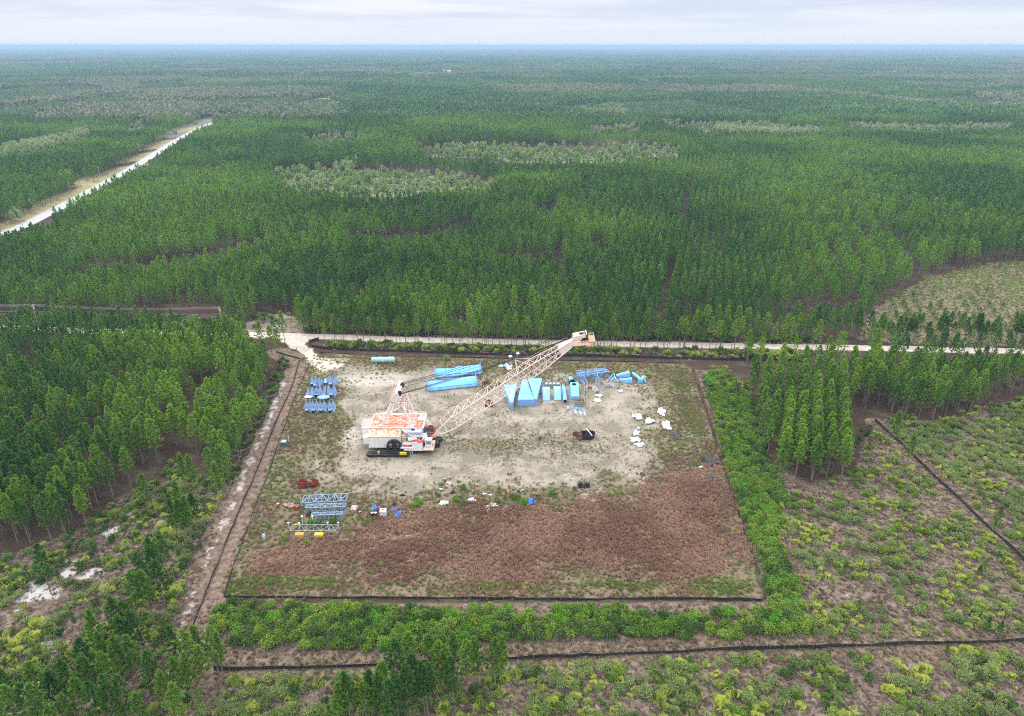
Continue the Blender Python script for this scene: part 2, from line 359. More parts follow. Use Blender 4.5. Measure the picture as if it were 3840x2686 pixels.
c = T.mix(T.attr('yard'), c, c2)
c = zone(c, 'lane', two(two((.11, .075, .055), (.21, .15, .115), n2), (.06, .042, .032), n4, .52, .66), .3)
c = zone(c, 'white', two((.24, .21, .19), (.40, .37, .35), n2), 1.5, .6, 1.15, n2)
c = zone(c, 'dirt', two((.36, .315, .26), (.45, .40, .34), n1), .4, .35, .7)
c = zone(c, 'far', two((.015, .03, .02), (.13, .14, .09), T.noise(P, .0007, 7, .7)), 0)
T.l(c, b.inputs['Base Color']); b.inputs['Roughness'].default_value = .95; b.inputs['Specular IOR Level'].default_value = .1
bp = T.n('ShaderNodeBump'); bp.inputs['Strength'].default_value = .6; bp.inputs['Distance'].default_value = .25; T.l(n3, bp.inputs['Height']); T.l(bp.outputs[0], b.inputs['Normal'])
me.materials.append(m); g = bpy.data.objects.new('ground', me); COL.objects.link(g); g['kind'] = 'structure'; g['label'] = 'flat sandy ground under the yard, scrub and pine woods'

def ribbon(name, W, half, z, mat, step=3, wob=.35, label=None):
    W = np.asarray(W); L = [0.]
    for a, b_ in zip(W, W[1:]): L.append(L[-1] + float(np.hypot(*(b_ - a))))
    s = np.arange(0, L[-1], step); x = np.interp(s, L, W[:, 0]); y = np.interp(s, L, W[:, 1])
    k = np.ones(7) / 7; xs = np.convolve(np.pad(x, 3, 'edge'), k, 'valid'); ys = np.convolve(np.pad(y, 3, 'edge'), k, 'valid')
    tx = np.gradient(xs); ty = np.gradient(ys); q = np.hypot(tx, ty); nx, ny = -ty / q, tx / q
    rows = []
    for j in range(len(s)):
        w1 = half + wob * (vnoise(s[j:j + 1], s[j:j + 1] * 0, 6, 5)[0] - .5) * 2; w2 = half + wob * (vnoise(s[j:j + 1], s[j:j + 1] * 0 + 50, 6, 9)[0] - .5) * 2
        rows.append([(xs[j] + nx[j] * t, ys[j] + ny[j] * t, z) for t in (-w1, -w1 * .5, 0, w2 * .5, w2)])
    M = MB(); M.grid([r[::-1] for r in rows]); o = M.build(name, mat, kind='structure'); o['label'] = label; return o
m, nt, b = new_mat('dirt road'); T = NT(nt); P = T.pos()
c = T.mix(T.ramp(T.noise(P, .5, 5, .6), .4, .65), (.46, .41, .35), (.34, .30, .25)); T.l(c, b.inputs['Base Color']); b.inputs['Roughness'].default_value = .95
ribbon('dirt_road', ROADW, 2.9, .03, m, label='pale sand road running across the picture between the pines')
m, nt, b = new_mat('asphalt'); T = NT(nt); P = T.pos()
c = T.mix(T.ramp(T.noise(P, .3, 5, .6), .4, .65), (.34, .335, .34), (.28, .275, .28)); T.l(c, b.inputs['Base Color']); b.inputs['Roughness'].default_value = .8
ribbon('highway', HWYW, 5.5, .05, m, step=6, wob=.1, label='pale paved highway running off through the pines')

# ------------------------------------------------------------------ sky, sun, air
w = bpy.data.worlds.new('World'); SC.world = w; w.use_nodes = True; nt = w.node_tree; nt.nodes.clear(); T = NT(nt)
out = T.n('ShaderNodeOutputWorld'); bg = T.n('ShaderNodeBackground'); T.l(bg.outputs[0], out.inputs[0]); bg.inputs[1].default_value = .1
sky = T.n('ShaderNodeTexSky', sky_type='NISHITA'); sky.sun_disc = False; SUN_EL, SUN_AZ = R(48), R(-60)
sky.sun_elevation = SUN_EL; sky.sun_rotation = SUN_AZ
tc = T.n('ShaderNodeTexCoord').outputs['Generated']; sp = T.n('ShaderNodeSeparateXYZ'); T.l(tc, sp.inputs[0])
el = sp.outputs[2]; den = T.math('ADD', T.math('MAXIMUM', el, 0), .035)
cx = T.math('DIVIDE', sp.outputs[0], den); cy = T.math('DIVIDE', sp.outputs[1], den); cb = T.n('ShaderNodeCombineXYZ'); T.l(cx, cb.inputs[0]); T.l(cy, cb.inputs[1])
ca = T.noise(cb.outputs[0], .16, 7, .6, .4); cbn = T.noise(cb.outputs[0], .55, 5, .6)
cloud = T.mix(T.ramp(ca, .40, .60), (5.0, 5.55, 6.8), (6.6, 6.8, 7.5)); cloud = T.mix(T.math('MULTIPLY', T.ramp(cbn, .55, .75), .6), cloud, (7.3, 7.3, 7.6))
lo = T.ramp(el, .0, .05); cloud = T.mix(lo, (5.9, 6.4, 7.3), cloud)
hi = T.ramp(el, .08, .6); cloud = T.mix(hi, cloud, (21, 21.5, 22.5))
c = T.mix(.95, sky.outputs[0], cloud); T.l(c, bg.inputs[0])
sd = bpy.data.lights.new('sun', 'SUN'); sd.energy = 1.5; sd.angle = R(10); sd.color = (1, .96, .9)
so = bpy.data.objects.new('sun', sd); COL.objects.link(so)
dv = Vector((math.sin(SUN_AZ) * math.cos(SUN_EL), math.cos(SUN_AZ) * math.cos(SUN_EL), math.sin(SUN_EL))); so.rotation_euler = (-dv).to_track_quat('-Z', 'Y').to_euler()
M = MB(); M.box((0, 19500, 63), (76000, 40000, 129)); hz = M.build('haze', None, kind='stuff'); hz['label'] = 'thin blue haze over the far woods'
m = bpy.data.materials.new('haze'); m.use_nodes = True; nt = m.node_tree; nt.nodes.clear(); o_ = nt.nodes.new('ShaderNodeOutputMaterial'); pv = nt.nodes.new('ShaderNodeVolumePrincipled')
pv.inputs['Color'].default_value = (.38, .54, .72, 1); pv.inputs['Density'].default_value = 1.1e-4; pv.inputs['Anisotropy'].default_value = 0
nt.links.new(pv.outputs[0], o_.inputs['Volume']); hz.data.materials.append(m)
SC.view_settings.view_transform = 'Standard'; SC.view_settings.look = 'None'; SC.view_settings.exposure = .5; SC.view_settings.gamma = 1
cy_ = SC.cycles; cy_.max_bounces = 4; cy_.diffuse_bounces = 2; cy_.glossy_bounces = 2; cy_.transmission_bounces = 2; cy_.volume_bounces = 0; cy_.transparent_max_bounces = 4
cy_.use_denoising = False; cy_.pixel_filter_type = 'BLACKMAN_HARRIS'; cy_.filter_width = 1.1; cy_.use_adaptive_sampling = True; cy_.adaptive_threshold = .02
# ------------------------------------------------------------------ plants
NEEDLE = leafmat('pine needles', (.045, .130, .022), (.250, .410, .042), None, .012, trans=.35)
NEEDLE_D = leafmat('needles of the dense stands', (.038, .120, .024), (.215, .375, .042), None, .006, trans=.35)
BARK = paint('pine bark', (.19, .15, .12), (.11, .085, .07), scale=1.2, rough=.95)
HARDW = leafmat('pale hardwood leaves', (.19, .29, .10), (.36, .40, .22), (.28, .26, .20), .01)
LIME = leafmat('lime leaves', (.20, .30, .05), (.24, .34, .07), None, .01)
SCRUBG = leafmat('scrub leaves', (.19, .29, .09), (.32, .40, .15), (.20, .19, .12), .03)
def quat_dirs(n, rng): v = rng.normal(size=(n, 3)); return v / np.linalg.norm(v, axis=1)[:, None]
def tufts(C, D, size, n, rng, spread=.9, width=.3):
    """needle sprays: n slim triangles fanned out from every centre C, leaning along D"""
    N = len(C); C = np.repeat(C, n, 0); D = np.repeat(D, n, 0); S = np.repeat(np.broadcast_to(size, (N,)), n)
    d = D + spread * quat_dirs(N * n, rng); d /= np.linalg.norm(d, axis=1)[:, None]
    s = np.cross(d, quat_dirs(N * n, rng)); s /= np.linalg.norm(s, axis=1)[:, None] + 1e-9
    L = (S * rng.uniform(.7, 1.2, N * n))[:, None]; a = C - s * L * width - d * L * .15; b = C + s * L * width - d * L * .15; t = C + d * L
    V = np.stack([a, b, t], 1).reshape(-1, 3); return V
def pine(seed, h, cb, rad, nb, nt_, nn, size, droop=0, limbs=True, trunk_n=6, top=.75):
    """(trunk mesh data, crown vertices): h height, cb crown base share, rad crown radius"""
    rng = np.random.default_rng(seed); hb = h * cb; C = []; D = []; TV = MB(); lean = rng.normal(0, .012, 2)
    ax = lambda z: np.array([lean[0] * z, lean[1] * z, z])
    zs = [0, h * .3, h * .6, h * .97]; rs = [.14, .11, .075, .015]; s = h / 14
    for (z0, r0), (z1, r1) in zip(zip(zs, rs), zip(zs[1:], rs[1:])): TV.bar(ax(z0) - (0, 0, .25 * (z0 == 0)), ax(z1), r0 * s * 1.15, trunk_n, r1 * s * 1.15, cap=False)
    for i in range(nb):
        t = ((i + rng.uniform(0, 1)) / nb) ** .9; z = hb + (h - hb) * t * .98
        prof = (1 - t) ** top * (.55 + .45 * min(1, t * 4)); L = rad * prof * rng.uniform(.65, 1.2) + .15
        a = i * 2.39996 + rng.uniform(-.4, .4); up = .15 + .55 * t - droop; dr = np.array([math.cos(a), math.sin(a), up]); dr /= np.linalg.norm(dr)
        p0 = ax(z)
        if limbs and i % 2 == 0: TV.bar(p0, p0 + dr * L * .85, .03 * s, 3, .01, cap=False)
        for k in range(nt_):
            q = (k + 1) / nt_; c = p0 + dr * L * (.3 + .7 * q) + rng.normal(0, .12 * L, 3) * (1, 1, .6); C.append(c)
            dd = dr * .8 + np.array([0, 0, .7]); D.append(dd / np.linalg.norm(dd))
    if limbs:
        for i in range(7):
            z = h * rng.uniform(min(.25, cb * .6), cb); a = rng.uniform(0, 6.28); TV.bar(ax(z), ax(z) + np.array([math.cos(a), math.sin(a), .1]) * rng.uniform(.4, 1.1), .02, 3, .008, cap=False)
    C.append(ax(h)); D.append(np.array([0, 0, 1.]))
    V = tufts(np.array(C), np.array(D), size, nn, rng); return TV, V
def tri_idx(V): return np.arange(len(V)).reshape(-1, 3)
def trunk_tris(TV):
    V = np.array(TV.v); T_ = []
    for f in TV.f:
        for k in range(1, len(f) - 1): T_.append((f[0], f[k], f[k + 1]))
    return V, np.array(T_)
def merged(name, TV, V, lm, bm=None):
    tv, tt = trunk_tris(TV); T_ = np.concatenate([tt, tri_idx(V) + len(tv)]); mi = [1] * len(tt) + [0] * (len(V) // 3)
    return tri_mesh(name, np.concatenate([tv, V]), T_, [lm, bm or BARK], mi=mi)
def hidden_obj(name, me): return bpy.data.objects.new(name, me)
def shrub_mesh(name, seed, r, h, n, size, mat, lobes=5, gap=.25, width=.42):
    rng = np.random.default_rng(seed); C = []; D = []
    for k in range(lobes):
        a = rng.uniform(0, 6.28); q = r * rng.uniform(.1, .62) if lobes > 1 else 0; c = np.array([math.cos(a) * q, math.sin(a) * q, h * rng.uniform(.38, .62)]); rr = r * rng.uniform(.3, .58); hh = h * rng.uniform(.32, .55)
        d = quat_dirs(n // lobes, rng); d[:, 2] = np.abs(d[:, 2]) * 1.1 - .35; rad = rng.uniform(.5, 1.2, (len(d), 1))
        C.append(c + d * rad * (rr, rr, hh)); D.append(d)
    C = np.concatenate(C); D = np.concatenate(D); C[:, 2] = np.maximum(C[:, 2], .05)
    V = tufts(C, D * .5 + (0, 0, .4), size, 2, rng, 1.0, width); TV = MB()
    for k in range(5):
        a = rng.uniform(0, 6.28); TV.bar((0, 0, -.1), (math.cos(a) * r * .45, math.sin(a) * r * .45, h * .6), .04, 3, .015, cap=False)
    return merged(name, TV, V, mat)
DEADP = paint('dead palmetto fronds', (.34, .30, .25), (.22, .15, .10), rough=.9)
def palmetto_mesh(name, seed, n, r, mat):
    """fan palm clump: fans of pointed leaflets on short stalks, a few dead ones below"""
    rng = np.random.default_rng(seed); V = []; mi = []
    for k in range(n):
        a = rng.uniform(0, 6.28); dead = rng.random() < .2; q = r * rng.uniform(0, .8); tilt = rng.uniform(.25, 1.15) if not dead else 1.5
        base = np.array([math.cos(a) * q, math.sin(a) * q, (.55 + .75 * (1 - tilt / 1.5) + rng.uniform(-.1, .25)) if not dead else .15]) * (1, 1, r / 1.2)
        out = np.array([math.cos(a), math.sin(a), 0]); ax_ = out * math.sin(tilt) + np.array([0, 0, 1]) * math.cos(tilt); sd_ = np.cross(ax_, [0, 0, 1.]); sd_ /= np.linalg.norm(sd_) + 1e-9
        nrm = np.cross(sd_, ax_); R_ = rng.uniform(.55, .85) * r / 1.1
        for j in range(9):
            t = -1.75 + 3.5 * j / 8; d = ax_ * math.cos(t) + sd_ * math.sin(t) - nrm * .18 * abs(t); wv = np.cross(d, nrm); 
            V += [base - wv * .02, base + d * R_ * .6 + wv * .085 * r, base + d * R_ * (1.05 - .12 * abs(t))]; V += [base + wv * .02, base + d * R_ * 1.0 - 0 * wv, base + d * R_ * .6 - wv * .085 * r]; mi += [1 if dead else 0] * 2
    return tri_mesh(name, V, tri_idx(np.array(V)), [mat, DEADP], mi=mi)
def grass_mesh(name, seed, n, r, h, mat, w=.05):
    rng = np.random.default_rng(seed); V = []
    for k in range(n):
        a = rng.uniform(0, 6.28); q = r * math.sqrt(rng.random()) * .7; p = np.array([math.cos(a) * q, math.sin(a) * q, 0]); b_ = rng.uniform(0, 6.28); s_ = np.array([math.cos(b_), math.sin(b_), 0]) * w
        tip = p + np.array([math.cos(a) * r * rng.uniform(.1, .8), math.sin(a) * r * rng.uniform(.1, .8), h * rng.uniform(.6, 1.1)]); V += [p - s_, p + s_, tip + s_ * .6]; V += [p - s_, tip + s_ * .6, tip - s_ * .6]
    return tri_mesh(name, V, tri_idx(np.array(V)), [mat])
def scatter(name, pts, rot, scl, idx, meshes, label, zrot_only=True):
    """one object of instances: points carry turn, size and which plant"""
    n = len(pts); me = bpy.data.meshes.new(name); me.vertices.add(n); me.vertices.foreach_set('co', np.asarray(pts, np.float32).ravel())
    for nm, v, ty in (('turn', rot, 'FLOAT'), ('size', scl, 'FLOAT'), ('which', idx, 'INT')):
        at = me.attributes.new(nm, ty, 'POINT'); at.data.foreach_set('value', np.asarray(v, np.int32 if ty == 'INT' else np.float32))
    o = bpy.data.objects.new(name, me); COL.objects.link(o); o['kind'] = 'stuff'; o['label'] = label
    c = bpy.data.collections.new(name + '_sources')
    for k, m_ in enumerate(meshes): c.objects.link(bpy.data.objects.new('%s_source_%02d' % (name, k), m_))
    ng = bpy.data.node_groups.new(name, 'GeometryNodeTree'); ng.interface.new_socket('Geometry', in_out='INPUT', socket_type='NodeSocketGeometry'); ng.interface.new_socket('Geometry', in_out='OUTPUT', socket_type='NodeSocketGeometry')
    N = ng.nodes; L = ng.links; gi = N.new('NodeGroupInput'); go = N.new('NodeGroupOutput'); ip = N.new('GeometryNodeInstanceOnPoints'); ci = N.new('GeometryNodeCollectionInfo')
    ci.inputs[0].default_value = c; ci.inputs['Separate Children'].default_value = True; ci.inputs['Reset Children'].default_value = True
    def na(nm, ty):
        a = N.new('GeometryNodeInputNamedAttribute'); a.data_type = ty; a.inputs[0].default_value = nm; return a.outputs[0]
    mp = N.new('GeometryNodeMeshToPoints'); L.new(gi.outputs[0], mp.inputs[0]); L.new(mp.outputs[0], ip.inputs['Points']); L.new(ci.outputs[0], ip.inputs['Instance']); ip.inputs['Pick Instance'].default_value = True
    L.new(na('which', 'INT'), ip.inputs['Instance Index']); cx_ = N.new('ShaderNodeCombineXYZ'); L.new(na('turn', 'FLOAT'), cx_.inputs[2]); L.new(cx_.outputs[0], ip.inputs['Rotation'])
    L.new(na('size', 'FLOAT'), ip.inputs['Scale']); L.new(ip.outputs[0], go.inputs[0])
    md = o.modifiers.new('instances', 'NODES'); md.node_group = ng; return o

# ---- where the pines stand
def rows(bx0, bx1, by0, by1, az, across, along, jit, rng):
    a = R(az); ca, sa = math.cos(a), math.sin(a); cx_, cy_ = (bx0 + bx1) / 2, (by0 + by1) / 2; r = math.hypot(bx1 - bx0, by1 - by0) / 2
    u, v = np.meshgrid(np.arange(-r, r, across), np.arange(-r, r, along)); u = u.ravel() + rng.normal(0, jit * .5, u.size); v = v.ravel() + rng.uniform(-.5, .5, v.size) * along * .7
    x = cx_ + u * ca + v * sa; y = cy_ - u * sa + v * ca; k = (x > bx0) & (x < bx1) & (y > by0) & (y < by1); return x[k], y[k]
def vis(x, y, z=0, m=120):
    px, py, d = proj(x, y, z); return (px > -m) & (px < 3840 + m) & (py < 2686 + m * 1.5)
def clear_of(x, y, polys, hh=13):
    ok = np.ones(len(x), bool); bx, by, _ = proj(x, y, 0)
    for P in polys:
        for z in np.linspace(0, hh, 14):
            tx, ty, _ = proj(x, y, z); ok &= ~in_poly(tx, ty, P)
    return ok
rng = np.random.default_rng(11)
HBELT = [[(-20, 572), (120, 548), (250, 520), (330, 498), (345, 520), (250, 548), (120, 590), (-20, 618)], [(480, 492), (560, 440), (700, 376), (800, 362), (800, 376), (690, 402), (570, 460), (490, 505)], [(2680, 480), (2800, 470), (3080, 500), (3085, 512), (2850, 514), (2680, 500)], [(2195, 395), (2330, 402), (2345, 424), (2195, 412)], [(3180, 478), (3500, 488), (3800, 478), (3800, 490), (3500, 500), (3180, 492)]]
TX = []; TY = []; TK = []
def put(x, y, kind): TX.append(x); TY.append(y); TK.append(np.full(len(x), kind))
# left stand
x, y = rows(-220, -20, 150, 330, -12, 3.9, 3.1, 1.1, rng); bx, by, _ = proj(x, y, 0); k = in_poly(bx, by, P_FL) & (fnoise(x, y, 16, 70) < .66) & (rng.random(len(x)) < .93)
k &= clear_of(x, y, [[(560, 1780), (640, 1700), (760, 1715), (820, 1790), (700, 1850), (500, 1860)]], 4)
k &= clear_of(x, y, [[(905, 1250), (1200, 1250), (1200, 1330), (1130, 1345), (1080, 1300)], [(1100, 1350), (1130, 1360), (1090, 1450), (1060, 1440)]], 12); put(x[k], y[k], 0)
# great stand behind the road out to 1250 m
x, y = rows(-1000, 1000, 262, 1250, ROWGAP_AZ, 4.3, 3.0, .75, rng); bx, by, _ = proj(x, y, 0)
k = (bx > -250) & (bx < 4100) & (d_seg(x, y, ROADW) > 5.5)
ry = np.interp(bx, [p[0] for p in ROAD], [p[1] for p in ROAD]); k &= by < ry - 8
k &= ~in_poly(bx, by, P_YP) & ~in_poly(bx, by, P_CLEAR) & clear_of(x, y, OPEN[:5], 12) & clear_of(x, y, OPEN[5:], 8) & clear_of(x, y, [HWY_VIS], 11) & clear_of(x, y, HBELT, 10) & clear_of(x, y, [[(930, 1215), (1090, 1200), (1100, 1245), (930, 1245)]], 9)
k &= ~((bx < 860) & (by > 1196)); hd = d_seg(x, y, HWYW); k &= hd > 11
a = R(ROWGAP_AZ); uu = x * math.cos(a) - y * math.sin(a); vv = x * math.sin(a) + y * math.cos(a)
gapn = vnoise(uu, vv * 0, 31, 77); k &= ~((np.abs((uu + 300) % 44 - 22) < 1.3) & (bx > 2300) & (vnoise(uu, vv, 60, 12) > .45) & (y < 700))
gp_ = np.abs((uu + 9000) % 13.2 - 6.6) < .9; k &= ~(gp_ & (bx > 2050) & (y > 300) & (y < 760) & (vnoise(uu, vv, 120, 19) > .42)); thin = fnoise(x, y, 26, 80); k &= (thin < .70) & (rng.random(len(x)) < .95)
st = stands(x, y); k &= ~((y > 700) & (st == 3) & (rng.random(len(x)) < .97)); k &= ~((y > 700) & (st == 2) & (rng.random(len(x)) < .6))
k &= ~((y < 1250) & (y > 600) & (st == 1) & (rng.random(len(x)) < .25)); put(x[k], y[k], 1)
t = np.arange(1135, 3070, 26.) + rng.uniform(-8, 8, len(np.arange(1135, 3070, 26.))); yy = np.interp(t, [p[0] for p in ROAD], [p[1] for p in ROAD]) - rng.uniform(8, 17, len(t)); w_ = Gn(np.stack([t, yy], 1)); put(w_[:, 0], w_[:, 1], 5)
w_ = Gn([(1140, 1240), (1125, 1225), (1150, 1232), (1115, 1205), (1130, 1212), (1160, 1226), (925, 1212), (905, 1222), (950, 1196), (880, 1215)]); put(w_[:, 0], w_[:, 1], 5)
# right stand, its left block in rows
x, y = rows(20, 220, 170, 300, 22, 4.3, 2.7, .45, rng); bx, by, _ = proj(x, y, 0); k = in_poly(bx, by, P_RS) & (d_seg(x, y, ROADW) > 4.5) & (rng.random(len(x)) < .93) & (fnoise(x, y, 16, 99) < .72)
k &= clear_of(x, y, [[(2750, 1292), (3260, 1302), (3260, 1312), (2750, 1304)]], 13) | (rng.random(len(x)) < .15); k &= clear_of(x, y, [[(3260, 1302), (3900, 1315), (3900, 1325), (3260, 1312)]], 13) | (rng.random(len(x)) < .35); k &= ~((bx > 3185) & (bx < 3262) & (by > 1530)); k &= ~((bx < 3000) & (by < 1480) & (rng.random(len(x)) < .55)); put(x[k], y[k], 2)
# thin line in front of the road, and belt behind it on the right
n = 95; t = rng.uniform(1190, 2760, n); yy = np.interp(t, [1190, 2760], [1284, 1312]) + rng.uniform(-1, 13, n); w_ = Gn(np.stack([t, yy], 1)); put(w_[:, 0], w_[:, 1], 3)
n = 70; t = rng.uniform(3250, 3980, n); yy = np.interp(t, [3250, 3980], [1292, 1306]) - rng.uniform(0, 12, n); w_ = Gn(np.stack([t, yy], 1)); put(w_[:, 0], w_[:, 1], 3)
# lone and clustered near pines
NEARP = [(723, 2055), (700, 2060), (745, 2010), (690, 1990), (672, 2030), (622, 2279), (572, 2318), (540, 2330), (560, 2270), (600, 2230), (640, 2180), (590, 2170), (538, 2487), (488, 2498), (443, 2649), (510, 2450), (470, 2440), (400, 2520), (350, 2580), (420, 2580), (480, 2600), (520, 2560), (360, 2650), (300, 2700), (240, 2700), (180, 2690), (690, 2660), (640, 2690), (730, 2640), (780, 2600), (740, 2580), (690, 2560), (600, 2640), (820, 2530), (843, 2565), (760, 2530),
 (330, 1990), (190, 2225), (700, 1860), (560, 1925), (740, 1870), (1703, 2548), (1675, 2610), (1650, 2610), (1756, 2599), (1779, 2582), (1857, 2587), (1880, 2554), (1594, 2683), (1619, 2660), (1606, 2690), (1540, 2700), (1700, 2640), (1560, 2640), (1500, 2620), (1540, 2560), (1620, 2580), (1450, 2680), (1380, 2730), (1320, 2740), (1290, 2760), (1440, 2730), (1400, 2700), (1250, 2800), (1500, 2740), (1480, 2780), (100, 2800), (40, 2780), (150, 2790), (200, 2800), (280, 2790), (340, 2760), (400, 2780), (20, 2720), (70, 2700), (450, 2760), (240, 2830), (500, 2740), (560, 2780), (700, 2790),
 (3335, 1711), (3390, 1770), (2911, 1848), (2860, 1655), (3730, 1985), (830, 1900), (800, 1830), (850, 1850), (900, 1740), (1070, 1290), (1050, 1355), (1020, 1330), (1035, 1310), (985, 1320)]
w_ = Gn(NEARP); put(w_[:, 0], w_[:, 1], 4)
SMALLP = [(3720, 2000), (3735, 2110), (3680, 2160), (3735, 2400, ), (3210, 2310), (3545, 2460), (2640, 1460), (3690, 2380), (620, 1880), (230, 2190), (2830, 2620), (3660, 2190)]
TX = np.concatenate(TX); TY = np.concatenate(TY); TK = np.concatenate(TK); m_ = vis(TX, TY, 6, 200); TX, TY, TK = TX[m_], TY[m_], TK[m_]
print('pines', len(TX))
# ---- plant meshes
HERO = []
for s_ in range(8):
    h = 13.4 + (s_ % 4) * .5; TV, V = pine(100 + s_, h, [.38, .46, .32, .42][s_ % 4], [2.35, 2.1, 2.5, 2.0][s_ % 4], 46, 4, 7, .62, top=[.7, .85, .62, .95][s_ % 4])
    HERO.append((TV.mesh('pine_trunk', BARK), tri_mesh('pine_crown', V, tri_idx(V), [NEEDLE])))
SLIM = []
for s_ in range(4):
    TV, V = pine(140 + s_, 13.2, .50, 1.7, 36, 3, 6, .55, top=.7); SLIM.append((TV.mesh('pine_trunk', BARK), tri_mesh('pine_crown', V, tri_idx(V), [NEEDLE])))
MIDM = [merged('pine_mid', *pine(200 + s_, 13.4 + s_ % 3 * .5, .38, [2.1, 2.4][s_ % 2], 36, 2, 5, .75, limbs=False, trunk_n=4, top=.95), NEEDLE_D) for s_ in range(6)]
LOWM = [merged('pine_low', *pine(300 + s_, 13.4 + s_ % 3 * .6, .38, 2.4, 18, 2, 3, 1.2, limbs=False, trunk_n=3, top=.95), NEEDLE_D) for s_ in range(5)]
dist = np.hypot(np.hypot(TX, TY), H)
inf = vis(TX, TY, 7, -5); order = np.argsort(np.where(inf, dist, 1e9))
hero = np.zeros(len(TX), bool); hero[order[:292]] = True
# keep every lone pine of note among the individuals
bx, by, _ = proj(TX, TY, 0)
LBL = [
 (lambda a, b, k: k == 4 and a < 860 and b > 2400, 'tall pine of the thick cluster in the bottom left corner', 'pines in the bottom left corner'),
 (lambda a, b, k: k == 4 and 1200 < a < 1900 and b > 2530, 'tall pine of the cluster standing below the long black fence at bottom centre', 'pines at bottom centre'),
 (lambda a, b, k: k == 4 and a < 800 and 1960 < b <= 2400, 'pine of the ragged line in the palmetto scrub left of the sand lane', 'pines in the left scrub'),
 (lambda a, b, k: k == 4 and a < 1000 and b <= 1960, 'pine on the near edge of the left stand by the fenced lane', 'pines edging the left stand'),
 (lambda a, b, k: k == 4 and 950 < a < 1100 and b < 1400, 'pine beside the yard entrance next to the black corner fence', 'pines by the entrance'),
 (lambda a, b, k: k == 0, 'pine of the dense stand left of the fenced lane', 'pines of the left stand'),
 (lambda a, b, k: k == 2 and a < 3262, 'pine of the straight rows between the bright shrubs and the diagonal fence', 'pines in rows on the right'),
 (lambda a, b, k: k == 2, 'pine of the block in the right corner between road and palmetto scrub', 'pines of the right block'),
 (lambda a, b, k: k == 5, 'low branched pine at the front edge of the great stand behind the road', 'edge pines behind the road'),
 (lambda a, b, k: k == 3, 'slim pine standing on the roadside strip', 'slim roadside pines'),
 (lambda a, b, k: True, 'pine of the great stand behind the sand road', 'pines behind the road')]
LONE = {(3335, 1711): 'lone pine standing left of the diagonal fence, nearer its upper end', (3390, 1770): 'lone pine with a bare trunk just below the other by the diagonal fence', (2911, 1848): 'single pine standing below the rows among the bright shrubs', (2860, 1655): 'pine with a low crown at the left edge of the right-hand rows', (3730, 1985): 'small dark pine beside the diagonal fence near the right edge'}
lw = [(Gn([p])[0], t) for p, t in LONE.items()]
def inst_pine(x, y, mesh, s, rz, label, group):
    t = bpy.data.objects.new('pine_tree', None); COL.objects.link(t); t.location = (x, y, 0); t.rotation_euler = (0, 0, rz); t.scale = (s, s, s); t.empty_display_size = .5
    t['label'] = label; t['category'] = 'pine tree'
    if group: t['group'] = group
    for nm, me_ in (('trunk', mesh[0]), ('crown', mesh[1])):
        c_ = bpy.data.objects.new(nm, me_); COL.objects.link(c_); c_.parent = t
for i in np.nonzero(hero)[0]:
    a_, b_, k_ = bx[i], by[i], TK[i]; lab = grp = None
    for p, t in lw:
        if math.hypot(p[0] - TX[i], p[1] - TY[i]) < .5: lab = t
    if not lab:
        for f_, l_, g_ in LBL:
            if f_(a_, b_, k_): lab, grp = l_, g_; break
    s_ = rng.uniform(.86, 1.1) * (.55 if 'small dark' in lab else 1)
    inst_pine(TX[i], TY[i], (SLIM if k_ == 3 else HERO)[rng.integers(0, 4 if k_ == 3 else 8)], s_, rng.uniform(0, 6.28), lab, grp)
SMALLBL = ['young pine among the palmettos right of the diagonal fence', 'thin young pine in the far right palmetto scrub', 'very small pine beside the thin young one on the right', 'young blue-green pine above the long fence at the right edge', 'small dark pine sapling in the middle of the right scrub', 'pine sapling standing in the long black fence line', 'young pine between bright shrubs by the upper right yard fence', 'light green young pine just above the long fence on the right', 'low pine at the edge of the left stand by the red soil', 'yellowish small pine in the white sand scrub at left', 'soft grey green young pine below the long fence', 'wispy young pine in the right scrub']
for (p, lab) in zip(SMALLP, SMALLBL):
    q = G(*p[:2]); inst_pine(q[0], q[1], HERO[rng.integers(0, 8)], rng.uniform(.22, .42), rng.uniform(0, 6.28), lab, 'small young pines')
r_ = ~hero; x, y, k, d = TX[r_], TY[r_], TK[r_], dist[r_]
hm = [merged('pine_high', *pine(400 + s_, 13.4 + s_ % 3 * .5, .38, 2.35, 42, 3, 6, .65, trunk_n=5, top=[.65, .9, .75, 1.0, .7][s_]), NEEDLE) for s_ in range(5)]
eg = [merged('pine_edge', *pine(470 + s_, 11.5 + s_, .2, 2.5, 48, 3, 6, .62, trunk_n=5, top=.85), NEEDLE) for s_ in range(3)]
sl = [merged('pine_slim', *pine(450 + s_, 13.0, .50, 1.7, 34, 3, 6, .58, trunk_n=5, top=.7), NEEDLE) for s_ in range(3)]
idx = np.where(k == 3, 16 + rng.integers(0, 3, len(x)), np.where(k == 5, 19 + rng.integers(0, 3, len(x)), np.where(d < 340, rng.integers(0, 5, len(x)), np.where(d < 620, 5 + rng.integers(0, 6, len(x)), 11 + rng.integers(0, 5, len(x))))))
hs = np.where(y > 340, .86 + .34 * fnoise(x, y, 150, 31) , 1.) * rng.uniform(.76, 1.15, len(x))
scatter('pine_forest', np.stack([x, y, x * 0], 1), rng.uniform(0, 6.28, len(x)), hs, idx, hm + MIDM + LOWM + sl + eg, 'the pines of the dense stands that stretch away behind the road and fill the left side')
